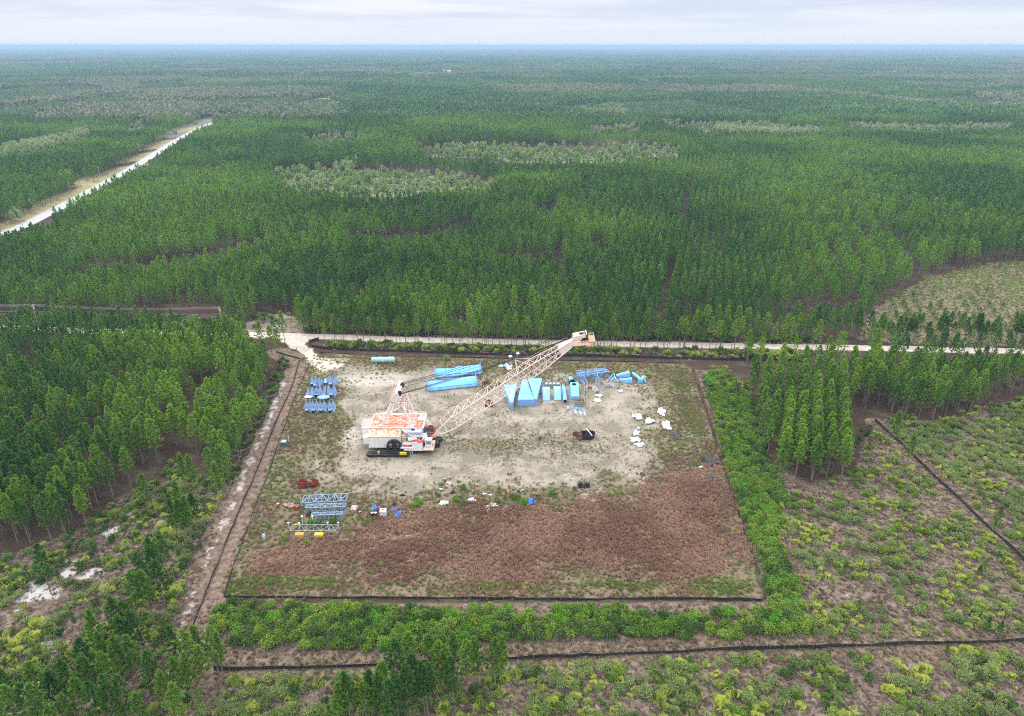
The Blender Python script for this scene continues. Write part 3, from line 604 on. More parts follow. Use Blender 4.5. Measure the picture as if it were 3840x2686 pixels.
# ------------------------------------------------------------------ far woods, hardwoods, saplings
def crown_blob(rng, c, r, hgt, n, cone):
    """low crown for far trees: crossed leaning triangles in a cone or dome"""
    V = []
    for k in range(n):
        a = rng.uniform(0, 6.28); t = rng.uniform(0, 1); q = r * ((1 - t) if cone else math.sqrt(max(0, 1 - t * t))) * .8; z = c[2] + hgt * t
        p = np.array([c[0] + math.cos(a) * q, c[1] + math.sin(a) * q, z]); d = quat_dirs(2, rng) * r * .75; V += [p - d[0], p + d[0] * .6 + d[1], p + d[0] * .3 - d[1] * .5 + (0, 0, r * .8)]
    return V
def patch(name, seed, S, n, r, h, cone, mat, tris, dark=None):
    rng = np.random.default_rng(seed); V = []; mi = []
    for k in range(n):
        x, y = rng.uniform(-S / 2, S / 2, 2); hh = h * rng.uniform(.8, 1.15); b_ = crown_blob(rng, (x, y, hh * .45), r * rng.uniform(.8, 1.3), hh * .55, tris, cone); V += b_; mi += [0] * (len(b_) // 3)
        V += [np.array([x - .3, y, 0]), np.array([x + .3, y, 0]), np.array([x, y, hh * .8])]; mi.append(1)
    return tri_mesh(name, V, tri_idx(np.array(V)), [mat, dark or BARK], mi=mi)
FARP = leafmat('far pine', (.030, .10, .028), (.12, .225, .045), None, .0016, trans=.1)
FARY = leafmat('far young pine', (.07, .14, .045), (.13, .19, .07), None, .0016, trans=.1)
FARH = leafmat('far hardwood', (.11, .155, .07), (.21, .21, .13), (.18, .155, .13), .0016, trans=.1)
FARC = leafmat('far clearing brush', (.16, .15, .09), (.24, .19, .14), None, .002, trans=0)
rng = np.random.default_rng(21)
def far(S, y0, y1, sp, meshes, name):
    P = []; W_ = []
    nx = int(y1 * .86 / sp); xs, ys = np.meshgrid(np.arange(-nx, nx + 1) * sp, np.arange(y0, y1, sp)); xs = xs.ravel() + rng.uniform(-.2, .2, xs.size) * sp; ys = ys.ravel() + rng.uniform(-.2, .2, ys.size) * sp
    k = np.abs(xs) < ys * .84 + 60; xs, ys = xs[k], ys[k]; bx_, by_, _ = proj(xs, ys, 0)
    k = d_seg(xs, ys, HWYW) > S * .5 + 7; xs, ys = xs[k], ys[k]; st = stands(xs, ys); v = rng.integers(0, 2, len(xs)); idx = st * 2 + v
    hs = np.where(st == 0, .9 + .35 * vnoise(xs, ys, 420, 8), 1.) * rng.uniform(.93, 1.07, len(xs))
    return xs, ys, idx, hs, rng.uniform(0, 6.28, len(xs))
def mk(S, dens, tris):
    n = int(S * S * dens); out = []
    for k, (r, h, cone, m_, f) in enumerate([(2.3, 14, True, FARP, 1), (2.0, 8, True, FARY, 1.1), (3.6, 15, False, FARH, .55), (1.2, 1.6, False, FARC, .35)]):
        for v in range(2): out.append(patch('woodland', 500 + k * 9 + v + int(S), S, int(n * f), r, h, cone, m_, tris))
    return out
near_ = far(38, 1235, 3000, 33, None, ''); m1 = mk(38, .075, 9)
def mk2(S, dens, tris): 
    n = int(S * S * dens); out = []
    for k, (r, h, cone, m_, f) in enumerate([(4.2, 15, True, FARP, 1), (4, 9, True, FARY, 1), (6, 16, False, FARH, .6), (3, 2, False, FARC, .4)]):
        for v in range(2): out.append(patch('woodland', 600 + k * 9 + v, S, int(n * f), r, h, cone, m_, tris))
    return out
mid_ = far(150, 3000, 12500, 125, None, ''); m2 = mk2(150, .022, 6)
last_ = far(150, 12500, 20000, 180, None, ''); last_[3][:] *= 1.35
xs, ys, ix, hs, rz = [np.concatenate(q) for q in zip(near_, mid_, last_)]; ix[len(near_[0]):] += 8
scatter('far_woodland', np.stack([xs, ys, xs * 0], 1), rz, hs, ix, m1 + m2, 'woods of pine and pale hardwood reaching to the horizon')
# pale hardwood and brush in the openings, along the branch beyond the highway and between the pines
HWM = [shrub_mesh('hardwood', 700 + s_, 3.2, 9.5, 300, .9, [HARDW, HARDW, LIME, HARDW][s_], lobes=6) for s_ in range(4)]
SNAG = []
for s_ in range(2):
    TV = MB(); r2 = np.random.default_rng(s_); TV.bar((0, 0, 0), (0, 0, 12), .2, 4, .05)
    for k in range(14): z = 6 + r2.uniform(0, 6); a = r2.uniform(0, 6.28); TV.bar((0, 0, z), (math.cos(a) * 2, math.sin(a) * 2, z + r2.uniform(.5, 1.8)), .05, 3, .02)
    SNAG.append(TV.mesh('snag', paint('bleached wood', (.42, .40, .36), rough=.9)))
LOWB = [shrub_mesh('brush', 720 + s_, 1.7, 2.6, 90, .7, [HARDW, SCRUBG, LIME][s_], lobes=3) for s_ in range(3)]
PX = []; PY = []; PI_ = []; PS = []
def sprinkle(poly, n, choices, smin, smax, prob=None):
    W = Gn(poly); x0, y0 = W.min(0); x1, y1 = W.max(0); x = rng.uniform(x0, x1, n * 3); y = rng.uniform(y0, y1, n * 3); k = in_poly(x, y, W); x, y = x[k][:n], y[k][:n]
    PX.extend(x); PY.extend(y); PI_.extend(rng.choice(choices, len(x), p=prob)); PS.extend(rng.uniform(smin, smax, len(x)))
for P, n_ in zip(HBELT, (420, 420, 260, 130, 170)): sprinkle(P, n_, [0, 1, 3, 2], .7, 1.25, [.38, .36, .18, .08])
for P in OPEN[:5]:
    W = Gn(P); ar = abs(sum(W[i][0] * W[(i + 1) % len(W)][1] - W[(i + 1) % len(W)][0] * W[i][1] for i in range(len(W)))) / 2
    sprinkle(P, int(ar / 14), [0, 1, 2, 4, 6, 7, 8], .5, 1.15, [.05, .05, .03, .01, .36, .40, .10]); sprinkle(P, 10, [4, 5], .8, 1.3)
sprinkle([(0, 592), (180, 560), (330, 520), (440, 470), (560, 420), (700, 378), (800, 366), (800, 378), (690, 398), (560, 448), (430, 510), (300, 545), (150, 582), (0, 612)], 700, [0, 1, 3, 2], .7, 1.35, [.35, .35, .2, .1])
sprinkle([(415, 560), (450, 545), (540, 570), (530, 582), (430, 580)], 9, [0, 2, 3], 1.0, 1.6)
sprinkle([(245, 690), (280, 690), (280, 697), (245, 697)], 2, [2], 1.4, 1.5)
sprinkle([(2680, 500), (3080, 515), (3080, 525), (2680, 512)], 190, [0, 1, 3], .9, 1.5)
sprinkle([(2180, 428), (2350, 438), (2350, 447), (2180, 437)], 90, [0, 1, 3], 1.2, 1.8)
sprinkle([(40, 830), (120, 780), (120, 860), (60, 880)], 6, [0, 1], .9, 1.3)
sprinkle([(1285, 640), (1340, 625), (1330, 655), (1285, 655)], 14, [0, 1, 3], 1., 1.5)
sprinkle([(1160, 330), (1500, 318), (1560, 332), (1180, 345)], 160, [0, 1, 3], 1.2, 2)
sprinkle([(60, 1180), (160, 1170), (160, 1188), (60, 1192)], 8, [0, 6], .6, .9)
sprinkle([(120, 478), (1700, 470), (3800, 430), (3800, 520), (1700, 560), (120, 560)], 260, [0, 1, 3, 5], .7, 1.3)
sprinkle([(3200, 470), (3800, 480), (3800, 520), (3200, 510)], 120, [0, 1, 3, 4], .7, 1.2)
x = np.array(PX); y = np.array(PY)
scatter('hardwood_thicket', np.stack([x, y, x * 0], 1), rng.uniform(0, 6.28, len(x)), PS, PI_, HWM + SNAG + LOWB, 'pale hardwoods, dead trees and brush in the wet openings among the pines')
# saplings of the young plantation
x, y = rows(80, 420, 260, 560, 20, 5.6, 2.6, .4, rng); bx, by, _ = proj(x, y, 0); k = in_poly(bx, by, P_YP) & (rng.random(len(x)) < .42) & (d_seg(x, y, ROADW) > 8); x, y = x[k], y[k]
SAP = [merged('sapling', *pine(800 + s_, 3.6, .12, 1.1, 16, 2, 5, .5, limbs=False, trunk_n=3), NEEDLE) for s_ in range(3)]
scatter('young_pine_plantation', np.stack([x, y, x * 0], 1), rng.uniform(0, 6.28, len(x)), rng.uniform(.55, 1.2, len(x)), rng.integers(0, 3, len(x)), SAP, 'rows of young pines planted in the pale clearing at the right')
# ------------------------------------------------------------------ palmettos and shrubs
PALM = leafmat('palmetto', (.14, .20, .025), (.35, .40, .05), (.36, .33, .10), .05, trans=.2)
PALMD = leafmat('green palmetto', (.07, .13, .025), (.16, .22, .045), None, .05, trans=.2)
SH_B = leafmat('bright shrub', (.10, .19, .022), (.23, .33, .04), None, .05); SH_V = leafmat('vivid shrub', (.10, .27, .02), (.15, .34, .03), None, .05)
SH_D = leafmat('dark shrub', (.06, .12, .025), (.13, .19, .05), None, .05); SH_G = leafmat('grey green shrub', (.14, .20, .06), (.27, .33, .11), (.25, .23, .16), .05)
PM = [palmetto_mesh('palmetto', 900 + s_, [10, 13, 17, 22][s_ % 4], [1.0, 1.15, 1.35, 1.5][s_ % 4], PALM if s_ < 6 else PALMD) for s_ in range(8)]
SM = [shrub_mesh('shrub', 930 + s_, 1.5 + .2 * (s_ % 3), 2.0 + .3 * (s_ % 2), 520, .27, [SH_B, SH_B, SH_V, SH_D, SH_G, SH_G, SH_B, SH_D][s_], lobes=[8, 10, 9, 8, 9, 7, 9, 10][s_]) for s_ in range(8)]
items = []   # x, y, kind('p','s'), mesh, size, zone
def fill(poly, dens, kind, choices, smin, smax, zone, nscale=9, nlo=.35, nhi=.6, excl=()):
    W = Gn(poly); x0, y0 = W.min(0); x1, y1 = W.max(0); n = int((x1 - x0) * (y1 - y0) * dens); x = rng.uniform(x0, x1, n); y = rng.uniform(y0, y1, n)
    k = in_poly(x, y, W) & vis(x, y, 0, 60); k &= rng.random(n) < .04 + .96 * sm(fnoise(x, y, nscale, 200 + len(items) % 7), nlo, nhi)
    for f_, dd_ in (('left_outer', 3.4), ('left_inner', 1.6), ('bottom_long', 2.6), ('right_diag', 2.6), ('bottom_yard', 1.2), ('right_yard', 1.3), ('top_road', 1.3), ('top_inner', 1.)): k &= d_seg(x, y, Gn(FENCES[f_])) > dd_
    for P in excl: k &= ~in_poly(x, y, Gn(P))
    x, y = x[k], y[k]
    for a_, b_, c_, s_ in zip(x, y, rng.choice(choices, len(x)), rng.uniform(smin, smax, len(x))): items.append((a_, b_, kind, int(c_), float(s_), zone))
LEFT = [(-300, 2900), (-300, 2160), (0, 2095), (330, 1975), (440, 1865), (640, 1790), (860, 1810), (800, 1960), (735, 2100), (640, 2400), (700, 2520), (780, 2620), (760, 2800)]
fill(LEFT, .26, 'p', range(8), .6, 1.05, 'pl'); fill(LEFT, .15, 's', [3, 4, 5, 7, 4, 3], .5, .95, 'sl', 7, .3, .6)
BOT = [(820, 2545), (1500, 2520), (2560, 2475), (3840, 2430), (4200, 2420), (4200, 2800), (820, 2800)]
fill(BOT, .24, 'p', [0, 1, 2, 3, 4, 5, 6], .55, .95, 'pb'); fill(BOT, .26, 's', [4, 5, 4, 5, 0, 3], .5, 1.0, 'sb', 8, .3, .58)
RSC = [(2890, 2300), (2850, 2150), (2900, 1900), (3040, 1825), (3205, 1775), (3260, 1610), (3300, 1590), (3520, 1795), (3840, 2105), (3900, 2200), (3900, 2370), (3100, 2400), (3000, 2380)]
fill(RSC, .27, 'p', range(6), .5, .85, 'pr', 7); fill(RSC, .15, 's', [4, 5, 4, 0], .5, .95, 'sr', 8, .38, .62)
RFAR = [(3330, 1585), (3550, 1590), (3700, 1560), (3840, 1500), (4200, 1480), (4200, 2300), (3900, 2160), (3560, 1830), (3420, 1700)]
fill(RFAR, .2, 'p', range(6), .5, .85, 'pf', 7); fill(RFAR, .25, 's', [4, 5, 4, 5, 0], .5, 1.0, 'sf', 8, .3, .6)
FSTRIP = [(1215, 1290), (2000, 1306), (2560, 1316), (3040, 1328), (3030, 1352), (2560, 1344), (1780, 1326), (1480, 1316), (1290, 1311), (1215, 1303)]
fill(FSTRIP, .26, 'p', [0, 1, 2, 3, 4, 6, 7], .9, 1.4, 'pt', 12, .2, .6); fill(FSTRIP, .05, 's', [3, 7, 5], .5, .9, 'st')
EDGE = [(1060, 1340), (1085, 1370), (1040, 1480), (960, 1640), (890, 1790), (840, 1830), (860, 1760), (960, 1560), (1030, 1400)]
fill(EDGE, .25, 'p', [6, 7, 6], .8, 1.2, 'pe', 6, .3, .6); fill(EDGE, .12, 's', [3, 7], .5, .9, 'se')
BELT = [(800, 2330), (830, 2275), (1250, 2275), (1500, 2290), (1900, 2285), (1950, 2310), (2170, 2290), (2400, 2300), (2560, 2310), (2900, 2300), (3030, 2330), (3020, 2370), (2700, 2395), (2200, 2390), (1900, 2405), (1600, 2440), (1250, 2440), (900, 2420), (810, 2400)]
fill(BELT, .5, 's', [0, 1, 2, 3, 6, 7, 0, 6], .75, 1.3, 'belt', 9, .15, .38)
fill([(900, 2270), (1500, 2275), (1600, 2310), (900, 2330)], .2, 's', [2, 2, 0], .5, .9, 'belt', 9, .3, .5)
RB = [(2640, 1400), (2720, 1400), (2810, 1500), (2850, 1620), (2870, 1730), (2960, 1860), (2910, 1960), (2890, 2030), (2950, 2100), (3010, 2240), (3040, 2330), (2900, 2320), (2860, 2180), (2790, 1960), (2740, 1800), (2700, 1640)]
fill(RB, .6, 's', [0, 1, 2, 6, 6, 3], .7, 1.2, 'rb', 8, .12, .36)
fill([(2650, 1370), (2760, 1360), (2830, 1480), (2760, 1500), (2690, 1450)], .2, 'p', [0, 1, 2], .7, 1., 'prb')
fill(P_RS, .03, 's', [3, 7, 4], .4, .8, 'srs', 8, .45, .6, ); fill([(3150, 1700), (3260, 1560), (3300, 1600), (3260, 1700)], .15, 's', [3, 7], .5, .8, 'srs')
fill([(3270, 1560), (3550, 1570), (3840, 1480), (3840, 1520), (3560, 1610), (3330, 1610)], .2, 'p', range(8), .7, 1.1, 'pf', 6)
fill([(940, 1180), (1110, 1180), (1120, 1235), (1040, 1215), (940, 1205)], .09, 'p', [6, 7, 0], .9, 1.4, 'pc', 8, .3, .6); fill([(850, 1235), (960, 1240), (960, 1222), (850, 1220)], .1, 's', [3, 5, 7], .6, 1., 'sc')
fill([(1140, 1250), (1600, 1262), (2500, 1280), (3080, 1290), (3080, 1270), (2500, 1258), (1600, 1243), (1140, 1236)], .16, 's', [3, 7, 6, 5], .7, 1.3, 'sc', 8, .2, .5); fill([(1140, 1250), (1600, 1262), (2500, 1280), (3080, 1290), (3080, 1275), (1600, 1250), (1140, 1242)], .12, 'p', [0, 6, 7], .8, 1.2, 'pc', 8, .2, .5); fill([(0, 1226), (500, 1236), (860, 1246), (860, 1200), (500, 1188), (0, 1190)], .13, 's', [3, 7, 5, 3], .8, 1.4, 'sc'); fill([(560, 1850), (640, 1745), (760, 1765), (870, 1800), (860, 1840), (640, 1880)], .12, 'p', [6, 7], .7, 1.1, 'pe')
# weeds and single bushes in the yard, each where the photo has one
YB = [(1172, 1975, 2, 1.0), (1122, 1985, 0, .8), (1215, 1975, 6, .8), (1250, 1965, 0, 1.0), (1160, 1935, 3, .7), (1300, 1990, 4, .6), (1380, 1965, 6, .75), (1065, 2030, 6, .8), (1150, 2040, 0, .6), (1010, 1980, 0, .5), (1215, 1860, 6, .55), (1240, 1848, 6, .5), (1655, 1825, 2, .6), (1735, 1835, 6, .75), (1610, 1850, 6, .6), (1640, 1862, 0, .6), (1570, 1890, 2, .9), (1545, 1905, 0, .7), (1710, 1885, 0, .9), (1740, 1895, 6, .8), (1870, 1885, 6, .6), (1925, 1875, 0, 1.0), (1965, 1890, 2, .8), (2070, 1855, 6, .8), (2155, 1838, 6, .6), (2290, 1862, 0, .6), (2330, 1855, 6, .6), (2375, 1850, 0, .5), (1950, 1838, 0, .35), (1675, 1352, 6, 1.1), (1895, 1395, 3, .5), (2095, 1425, 0, .3), (2025, 1648, 6, .5), (2610, 1745, 2, .5), (2640, 1735, 6, .4), (2725, 1760, 6, .8), (2762, 1868, 0, .5), (2680, 1985, 0, .55), (2730, 1990, 6, .6), (2735, 2080, 0, .55), (2805, 2075, 6, .4), (2775, 2105, 2, .35), (1412, 1848, 0, .3), (1490, 2010, 3, .5), (2240, 1475, 6, .4), (2480, 1720, 6, .4), (2655, 1740, 6, .35), (2560, 1800, 6, .4), (1560, 1900, 6, .8), (1430, 2120, 4, .6), (1650, 2025, 6, .3), (2040, 2010, 2, .35), (1990, 1965, 6, .3)]
for (a_, b_, c_, s_) in YB: q = G(a_, b_); items.append((q[0], q[1], 's', c_, s_, 'yb'))
IT = np.array([(a, b, 0 if k == 'p' else 1, c, s) for a, b, k, c, s, z in items]); ZN = [i[5] for i in items]
ZL = {'pl': ('yellow green palmetto clump in the white sand scrub left of the fenced lane', 'palmettos in the left scrub'), 'pb': ('palmetto clump in the scrub below the long black fence', 'palmettos in the bottom scrub'),
 'pr': ('palmetto clump in the brown scrub between the bright shrub belt and the diagonal fence', 'palmettos in the right scrub'), 'pf': ('palmetto clump beyond the diagonal fence at the far right', 'palmettos in the far right scrub'),
 'pt': ('palmetto clump on the strip between the sand road and the black fence', 'palmettos on the road strip'), 'pe': ('dark palmetto clump at the foot of the left pine stand', 'palmettos edging the left stand'), 'prb': ('palmetto clump at the top of the right shrub belt', 'palmettos at the top of the shrub belt'), 'pc': ('palmetto clump growing behind the sand road', 'palmettos behind the road'),
 'belt': ('leafy green shrub of the dense belt under the bottom yard fence', 'shrubs of the bottom belt'), 'rb': ('bright green shrub of the belt outside the right yard fence', 'shrubs of the right belt'), 'sl': ('grey green bush in the left scrub among the palmettos', 'bushes in the left scrub'),
 'sb': ('grey green bush in the scrub below the long black fence', 'bushes in the bottom scrub'), 'sr': ('grey green bush in the brown scrub left of the diagonal fence', 'bushes in the right scrub'), 'sf': ('grey green bush beyond the diagonal fence', 'bushes in the far right scrub'),
 'yb': ('single green bush growing inside the fenced yard', 'bushes inside the yard'), 'st': ('dark bush on the strip in front of the sand road', 'bushes on the road strip'), 'se': ('dark bush at the foot of the left pine stand', 'bushes edging the left stand'), 'srs': ('dark bush under the right-hand pines', 'bushes under the right pines'), 'sc': ('dark bush at the foot of the pines behind the sand road', 'bushes behind the road')}
for kind, M_, nm, cat, lab, want in ((0, PM, 'palmetto', 'palmetto', 'palmetto_scrub', 298), (1, SM, 'shrub', 'shrub', 'shrub_thicket', 298)):
    k = IT[:, 2] == kind; J = np.nonzero(k)[0]; x, y = IT[J, 0], IT[J, 1]; d = np.hypot(np.hypot(x, y), H) / (IT[J, 4] ** .8); d = np.where(vis(x, y, 0, -8), d, 1e9)
    d = np.where([ZN[j] == 'yb' for j in J], 1, d); o_ = np.argsort(d); ind, rest = J[o_[:want]], J[o_[want:]]; print(nm, len(J))
    for j in ind:
        o = bpy.data.objects.new(nm, M_[int(IT[j, 3])]); COL.objects.link(o); s_ = IT[j, 4]; o.location = (IT[j, 0], IT[j, 1], 0); o.scale = (s_, s_, s_ * rng.uniform(.85, 1.2)); o.rotation_euler = (0, 0, rng.uniform(0, 6.28)); tag(o, ZL[ZN[j]][0], cat, ZL[ZN[j]][1])
    scatter(lab, np.stack([IT[rest, 0], IT[rest, 1], rest * 0.], 1), rng.uniform(0, 6.28, len(rest)), IT[rest, 4], IT[rest, 3], M_, ('palmettos' if kind == 0 else 'low leafy bushes') + ' scattered through the scrub on every side of the yard')
# ------------------------------------------------------------------ grasses
G_SEDGE = leafmat('broomsedge', (.25, .15, .10), (.50, .335, .245), None, .05, trans=.1); G_RUST = leafmat('rusty grass', (.22, .13, .085), (.33, .23, .17), None, .05, trans=.1)
G_GREEN = leafmat('green grass', (.13, .18, .04), (.22, .26, .07), None, .05, trans=.2); G_DRY = leafmat('dry grass', (.15, .105, .075), (.30, .22, .175), None, .05, trans=.1); G_WEED = leafmat('yard weed', (.15, .16, .09), (.27, .245, .17), None, .08, trans=.1)
GM = [grass_mesh('tuft', 1000 + s_, [26, 20, 26, 22, 22][s_ // 2], [.42, .4, .38, .42, .35][s_ // 2], [.75, .9, .4, .4, .38][s_ // 2], [G_SEDGE, G_RUST, G_GREEN, G_DRY, G_WEED][s_ // 2], [.055, .04, .06, .06, .05][s_ // 2]) for s_ in range(10)]
gxs = []; gys = []; gi_ = []; gs_ = []
def sow(x0, x1, y0, y1, dens, f, which, smin, smax):
    n = int((x1 - x0) * (y1 - y0) * dens); x = rng.uniform(x0, x1, n); y = rng.uniform(y0, y1, n); k = vis(x, y, 0, 20) & (rng.random(n) < f(x, y)); x, y = x[k], y[k]
    gxs.append(x); gys.append(y); gi_.append(which * 2 + rng.integers(0, 2, len(x))); gs_.append(rng.uniform(smin, smax, len(x)))
YW = Gn(YARD); yx0, yy0 = YW.min(0); yx1, yy1 = YW.max(0)
grid_interp = {}
def fld(nm):
    Z = np.asarray(A[nm]).reshape(NY, NX); i0, j0 = np.searchsorted(gy, 86), np.searchsorted(gx, -229)
    def f(x, y):
        ii = np.clip(np.searchsorted(gy, y), 0, NY - 1); jj = np.clip(np.searchsorted(gx, x), 0, NX - 1); return Z[ii, jj]
    return f
fs, fr, fg, fd, fsa, fy, fb, fsc, fl2, fyp, fw, fdi = [fld(n_) for n_ in ('sedge', 'rustg', 'green', 'weed', 'sand', 'yard', 'bright', 'scrub', 'lane2', 'youngp', 'whites', 'dirt')]
sow(yx0, yx1, yy0, yy1, 5.5, lambda x, y: (1 - fdi(x, y)) * fs(x, y) * (.35 + .65 * sm(fnoise(x, y, 3.5, 300), .3, .6)) * (1 - .8 * fg(x, y)), 0, .55, 1.15)
sow(yx0, yx1, yy0, yy1, 1.5, lambda x, y: (1 - fdi(x, y)) * fy(x, y) * (1 - fs(x, y)) * (1 - .97 * fsa(x, y)) * (.1 + .9 * sm(fnoise(x, y, 8, 310), .42, .6)), 1, .5, 1.0)
sow(yx0, yx1, yy0, yy1, 4.6, lambda x, y: fg(x, y) * fy(x, y) * .9 + fy(x, y) * (1 - fs(x, y)) * (1 - fsa(x, y)) * .22, 2, .6, 1.2)
sow(yx0, yx1, yy0, yy1, 1.6, lambda x, y: fsa(x, y) * sm(fd(x, y) + .9 * (fnoise(x, y, 7, 320) - .5) + .5 * (fnoise(x, y, 2.5, 330) - .5), .36, .75) * (1 - .7 * fb(x, y)) * (1 - fdi(x, y)), 4, .35, 1.0); sow(yx0, yx1, yy0, yy1, .8, lambda x, y: fsa(x, y) * (1 - fb(x, y)) * (1 - fdi(x, y)) * sm(fnoise(x, y, 5, 345), .4, .65), 4, .25, .6); sow(yx0, yx1, yy0, yy1, .5, lambda x, y: fsa(x, y) * (1 - fb(x, y)) * (1 - fdi(x, y)) * sm(fnoise(x, y, 6, 346), .4, .65), 3, .25, .6)
sow(yx0, yx1, yy0, yy1, 1.3, lambda x, y: fsa(x, y) * sm(fnoise(x, y, 10, 340), .54, .68) * .45 * (1 - fb(x, y)) * (1 - fdi(x, y)), 1, .3, .6)
sow(-150, 200, 85, 270, 1.5, lambda x, y: (1 - fy(x, y)) * (.8 * fsc(x, y) * (1 - .7 * fw(x, y)) + .0), 3, .6, 1.2)
sow(-150, 200, 85, 270, .9, lambda x, y: (1 - fy(x, y)) * (.6 * fl2(x, y)), 3, .4, .8); sow(-150, 200, 85, 160, .7, lambda x, y: (1 - fy(x, y)) * .6 * np.maximum(fl2(x, y), fsc(x, y) * .3), 2, .5, .9)
sow(80, 420, 260, 560, .5, lambda x, y: fyp(x, y) * .3, 3, .6, 1.0); sow(80, 420, 260, 560, .5, lambda x, y: fyp(x, y) * .8, 2, .8, 1.3)
gxs, gys, gi_, gs_ = map(np.concatenate, (gxs, gys, gi_, gs_)); print('grass', len(gxs))
scatter('grass', np.stack([gxs, gys, gxs * 0], 1), rng.uniform(0, 6.28, len(gxs)), gs_, gi_, GM, 'broomsedge, dry grass and weeds covering the yard and the scrub')
# ------------------------------------------------------------------ fences and poles
FAB = paint('black silt fabric', (.016, .016, .018), (.05, .048, .046), scale=1.5, rough=.75); STAKE = paint('weathered stake', (.20, .17, .14), (.12, .10, .08), rough=.9)
FL = {'bottom_yard': ('low black silt fence closing the bottom of the yard, turning up at its left end', .62, 4.5), 'left_inner': ('thin black silt fence on the yard side of the left lane', .45, 4.5), 'left_outer': ('black silt fence on the outer side of the left lane, bent at the entrance', .7, 4.),
 'top_road': ('black silt fence along the road strip, curled round at the yard entrance', .95, 4), 'top_inner': ('half buried black silt fence just inside the one along the road strip', .4, 4), 'right_yard': ('low black silt fence down the right side of the yard', .5, 3.5),
 'bottom_long': ('long black silt fence crossing the bottom of the picture', .8, 3.2), 'right_diag': ('black silt fence running diagonally through the scrub at the right', .9, 3.5)}
for nm, pts in FENCES.items():
    lab, hh, st_ = FL[nm]; hh *= 1.05 if nm.startswith('left') else 1.4; W = Gn(pts); L = [0.]
    for a, b in zip(W, W[1:]): L.append(L[-1] + float(np.hypot(*(b - a))))
    t = thing('silt_fence', lab, 'silt fence', (W[0][0], W[0][1], 0)); st_ = max(st_, L[-1] / 92); s = np.arange(0, L[-1], st_ / 5)
    x = np.interp(s, L, W[:, 0]) - W[0][0]; y = np.interp(s, L, W[:, 1]) - W[0][1]; x = x + .28 * (vnoise(s, s * 0, 3, 7) - .5); y = y + .28 * (vnoise(s, s * 0 + 9, 3, 8) - .5)
    sag = vnoise(s, s * 0 + 33, 7, 4); hv_ = hh * np.clip(.55 + .7 * sag, .3, 1.05); lean = .25 * (vnoise(s, s * 0 + 70, 11, 3) - .5)
    rowsF = [[(a, b, -.12) for a, b in zip(x, y)], [(a + l_ * .5, b + l_ * .5, z * .55) for a, b, z, l_ in zip(x, y, hv_, lean)], [(a + l_, b + l_, z) for a, b, z, l_ in zip(x, y, hv_, lean)]]
    back = [[(a + .05, b + .05, z) for a, b, z in r] for r in rowsF[::-1]]
    M = MB(); M.grid(rowsF); M.grid(back); M.grid([rowsF[-1], back[0]]); M.build('fabric', FAB, t)
    # a skirt of fabric laid on the ground
    for j in range(0, len(s), 5):
        P_ = MB(); P_.box((x[j] + .06, y[j] - .07, .45 * hh + .1), (.07, .07, hh * 1.25 + .3)); P_.build('post', STAKE, t)
WOODP = paint('grey pole wood', (.36, .33, .30), (.24, .21, .18), rough=.9); PORC = paint('pale insulator', (.6, .62, .65), rough=.4); WIRE = paint('grey cable', (.28, .28, .30), rough=.5)
def pole(px, py, h, lab, big=True, grp=None):
    q = G(px, py); t = thing('utility_pole', lab, 'utility pole', (q[0], q[1], 0), 0, grp); M = MB(); M.bar((0, 0, -.5), (0, 0, h), .17 if big else .2, 8, .11 if big else .14); M.build('shaft', WOODP, t)
    M = MB(); M.box((0, 0, h - .6), (.14, 2.6, .14), .2); M.bar((0, 0, h - 1.5), (.2, .9, h - .65), .035); M.bar((0, 0, h - 1.5), (-.2, -.9, h - .65), .035); M.build('crossarm', WOODP, t)
    for o_ in (-1.1, 0, 1.1):
        M = MB(); M.bar((-.2 * o_, o_, h - .52), (-.2 * o_, o_, h - .2), .09, 6); M.build('insulator', PORC, t)
    if big: M = MB(); M.bar((.32, 0, h - 2.1), (.32, 0, h - 1.1), .24, 8); M.build('transformer', PORC, t)
    return q
HP = 11.5
pa = pole(836, 1240, HP, 'grey utility pole with crossarm beside the road left of the yard entrance')
pb = pole(145, 1226, 11, 'utility pole standing in the tree gap at the far left of the road')
pc = G(-700, 1206)
for k, (dz, dy) in enumerate([(-.25, 1.1), (-.25, 0), (-.25, -1.1), (-3.2, 0)]):
    M = MB()
    for (a, ha), (b, hb_) in (((pa, HP), (pb, 11)), ((pb, 11), (pc, 11))):
        pts = []
        for j in range(13): q = j / 12; pts.append((a[0] + (b[0] - a[0]) * q - 0, a[1] + (b[1] - a[1]) * q + dy, (ha + (hb_ - ha) * q) + dz - 5 * q * (1 - q)))
        M.path(pts, .028, 3)
    o = M.build('overhead_cable', WIRE); tag(o, ['overhead cable, rearmost of the three on top of the poles', 'overhead cable, middle one of the three on top of the poles', 'overhead cable, nearest of the three on top of the poles', 'single lower cable slung below the three others'][k], 'cable', 'cables between the utility poles')
for i_, (px, py) in enumerate([(85, 850), (268, 735), (378, 672), (465, 618), (600, 545), (655, 518), (698, 492)]):
    pole(px, py, 12, ['nearest utility pole on the verge of the highway', 'second utility pole up the highway verge, by the lime green tree', 'third utility pole up the highway verge', 'fourth utility pole up the highway verge, by the pale trees', 'fifth utility pole up the highway verge', 'sixth utility pole up the highway verge', 'farthest utility pole beside the highway'][i_], False, 'poles along the highway')
for (px, py, h, lab) in [(1113, 1320, 2.2, 'thin grey gate post at the left of the yard entrance'), (1158, 1309, 2.0, 'black wooden gate post by the curled fence end'), (1084, 1660, 2.6, 'white marker pipe behind the green electrical box')]:
    q = G(px, py); M = MB(); M.bar((0, 0, -.2), (0, 0, h), .11, 6); M.bar((0, 0, h), (0, 0, h + .06), .15, 6); tag(M.build('post', PORC if 'white' in lab else STAKE, None, (q[0], q[1], 0)), lab, 'post')
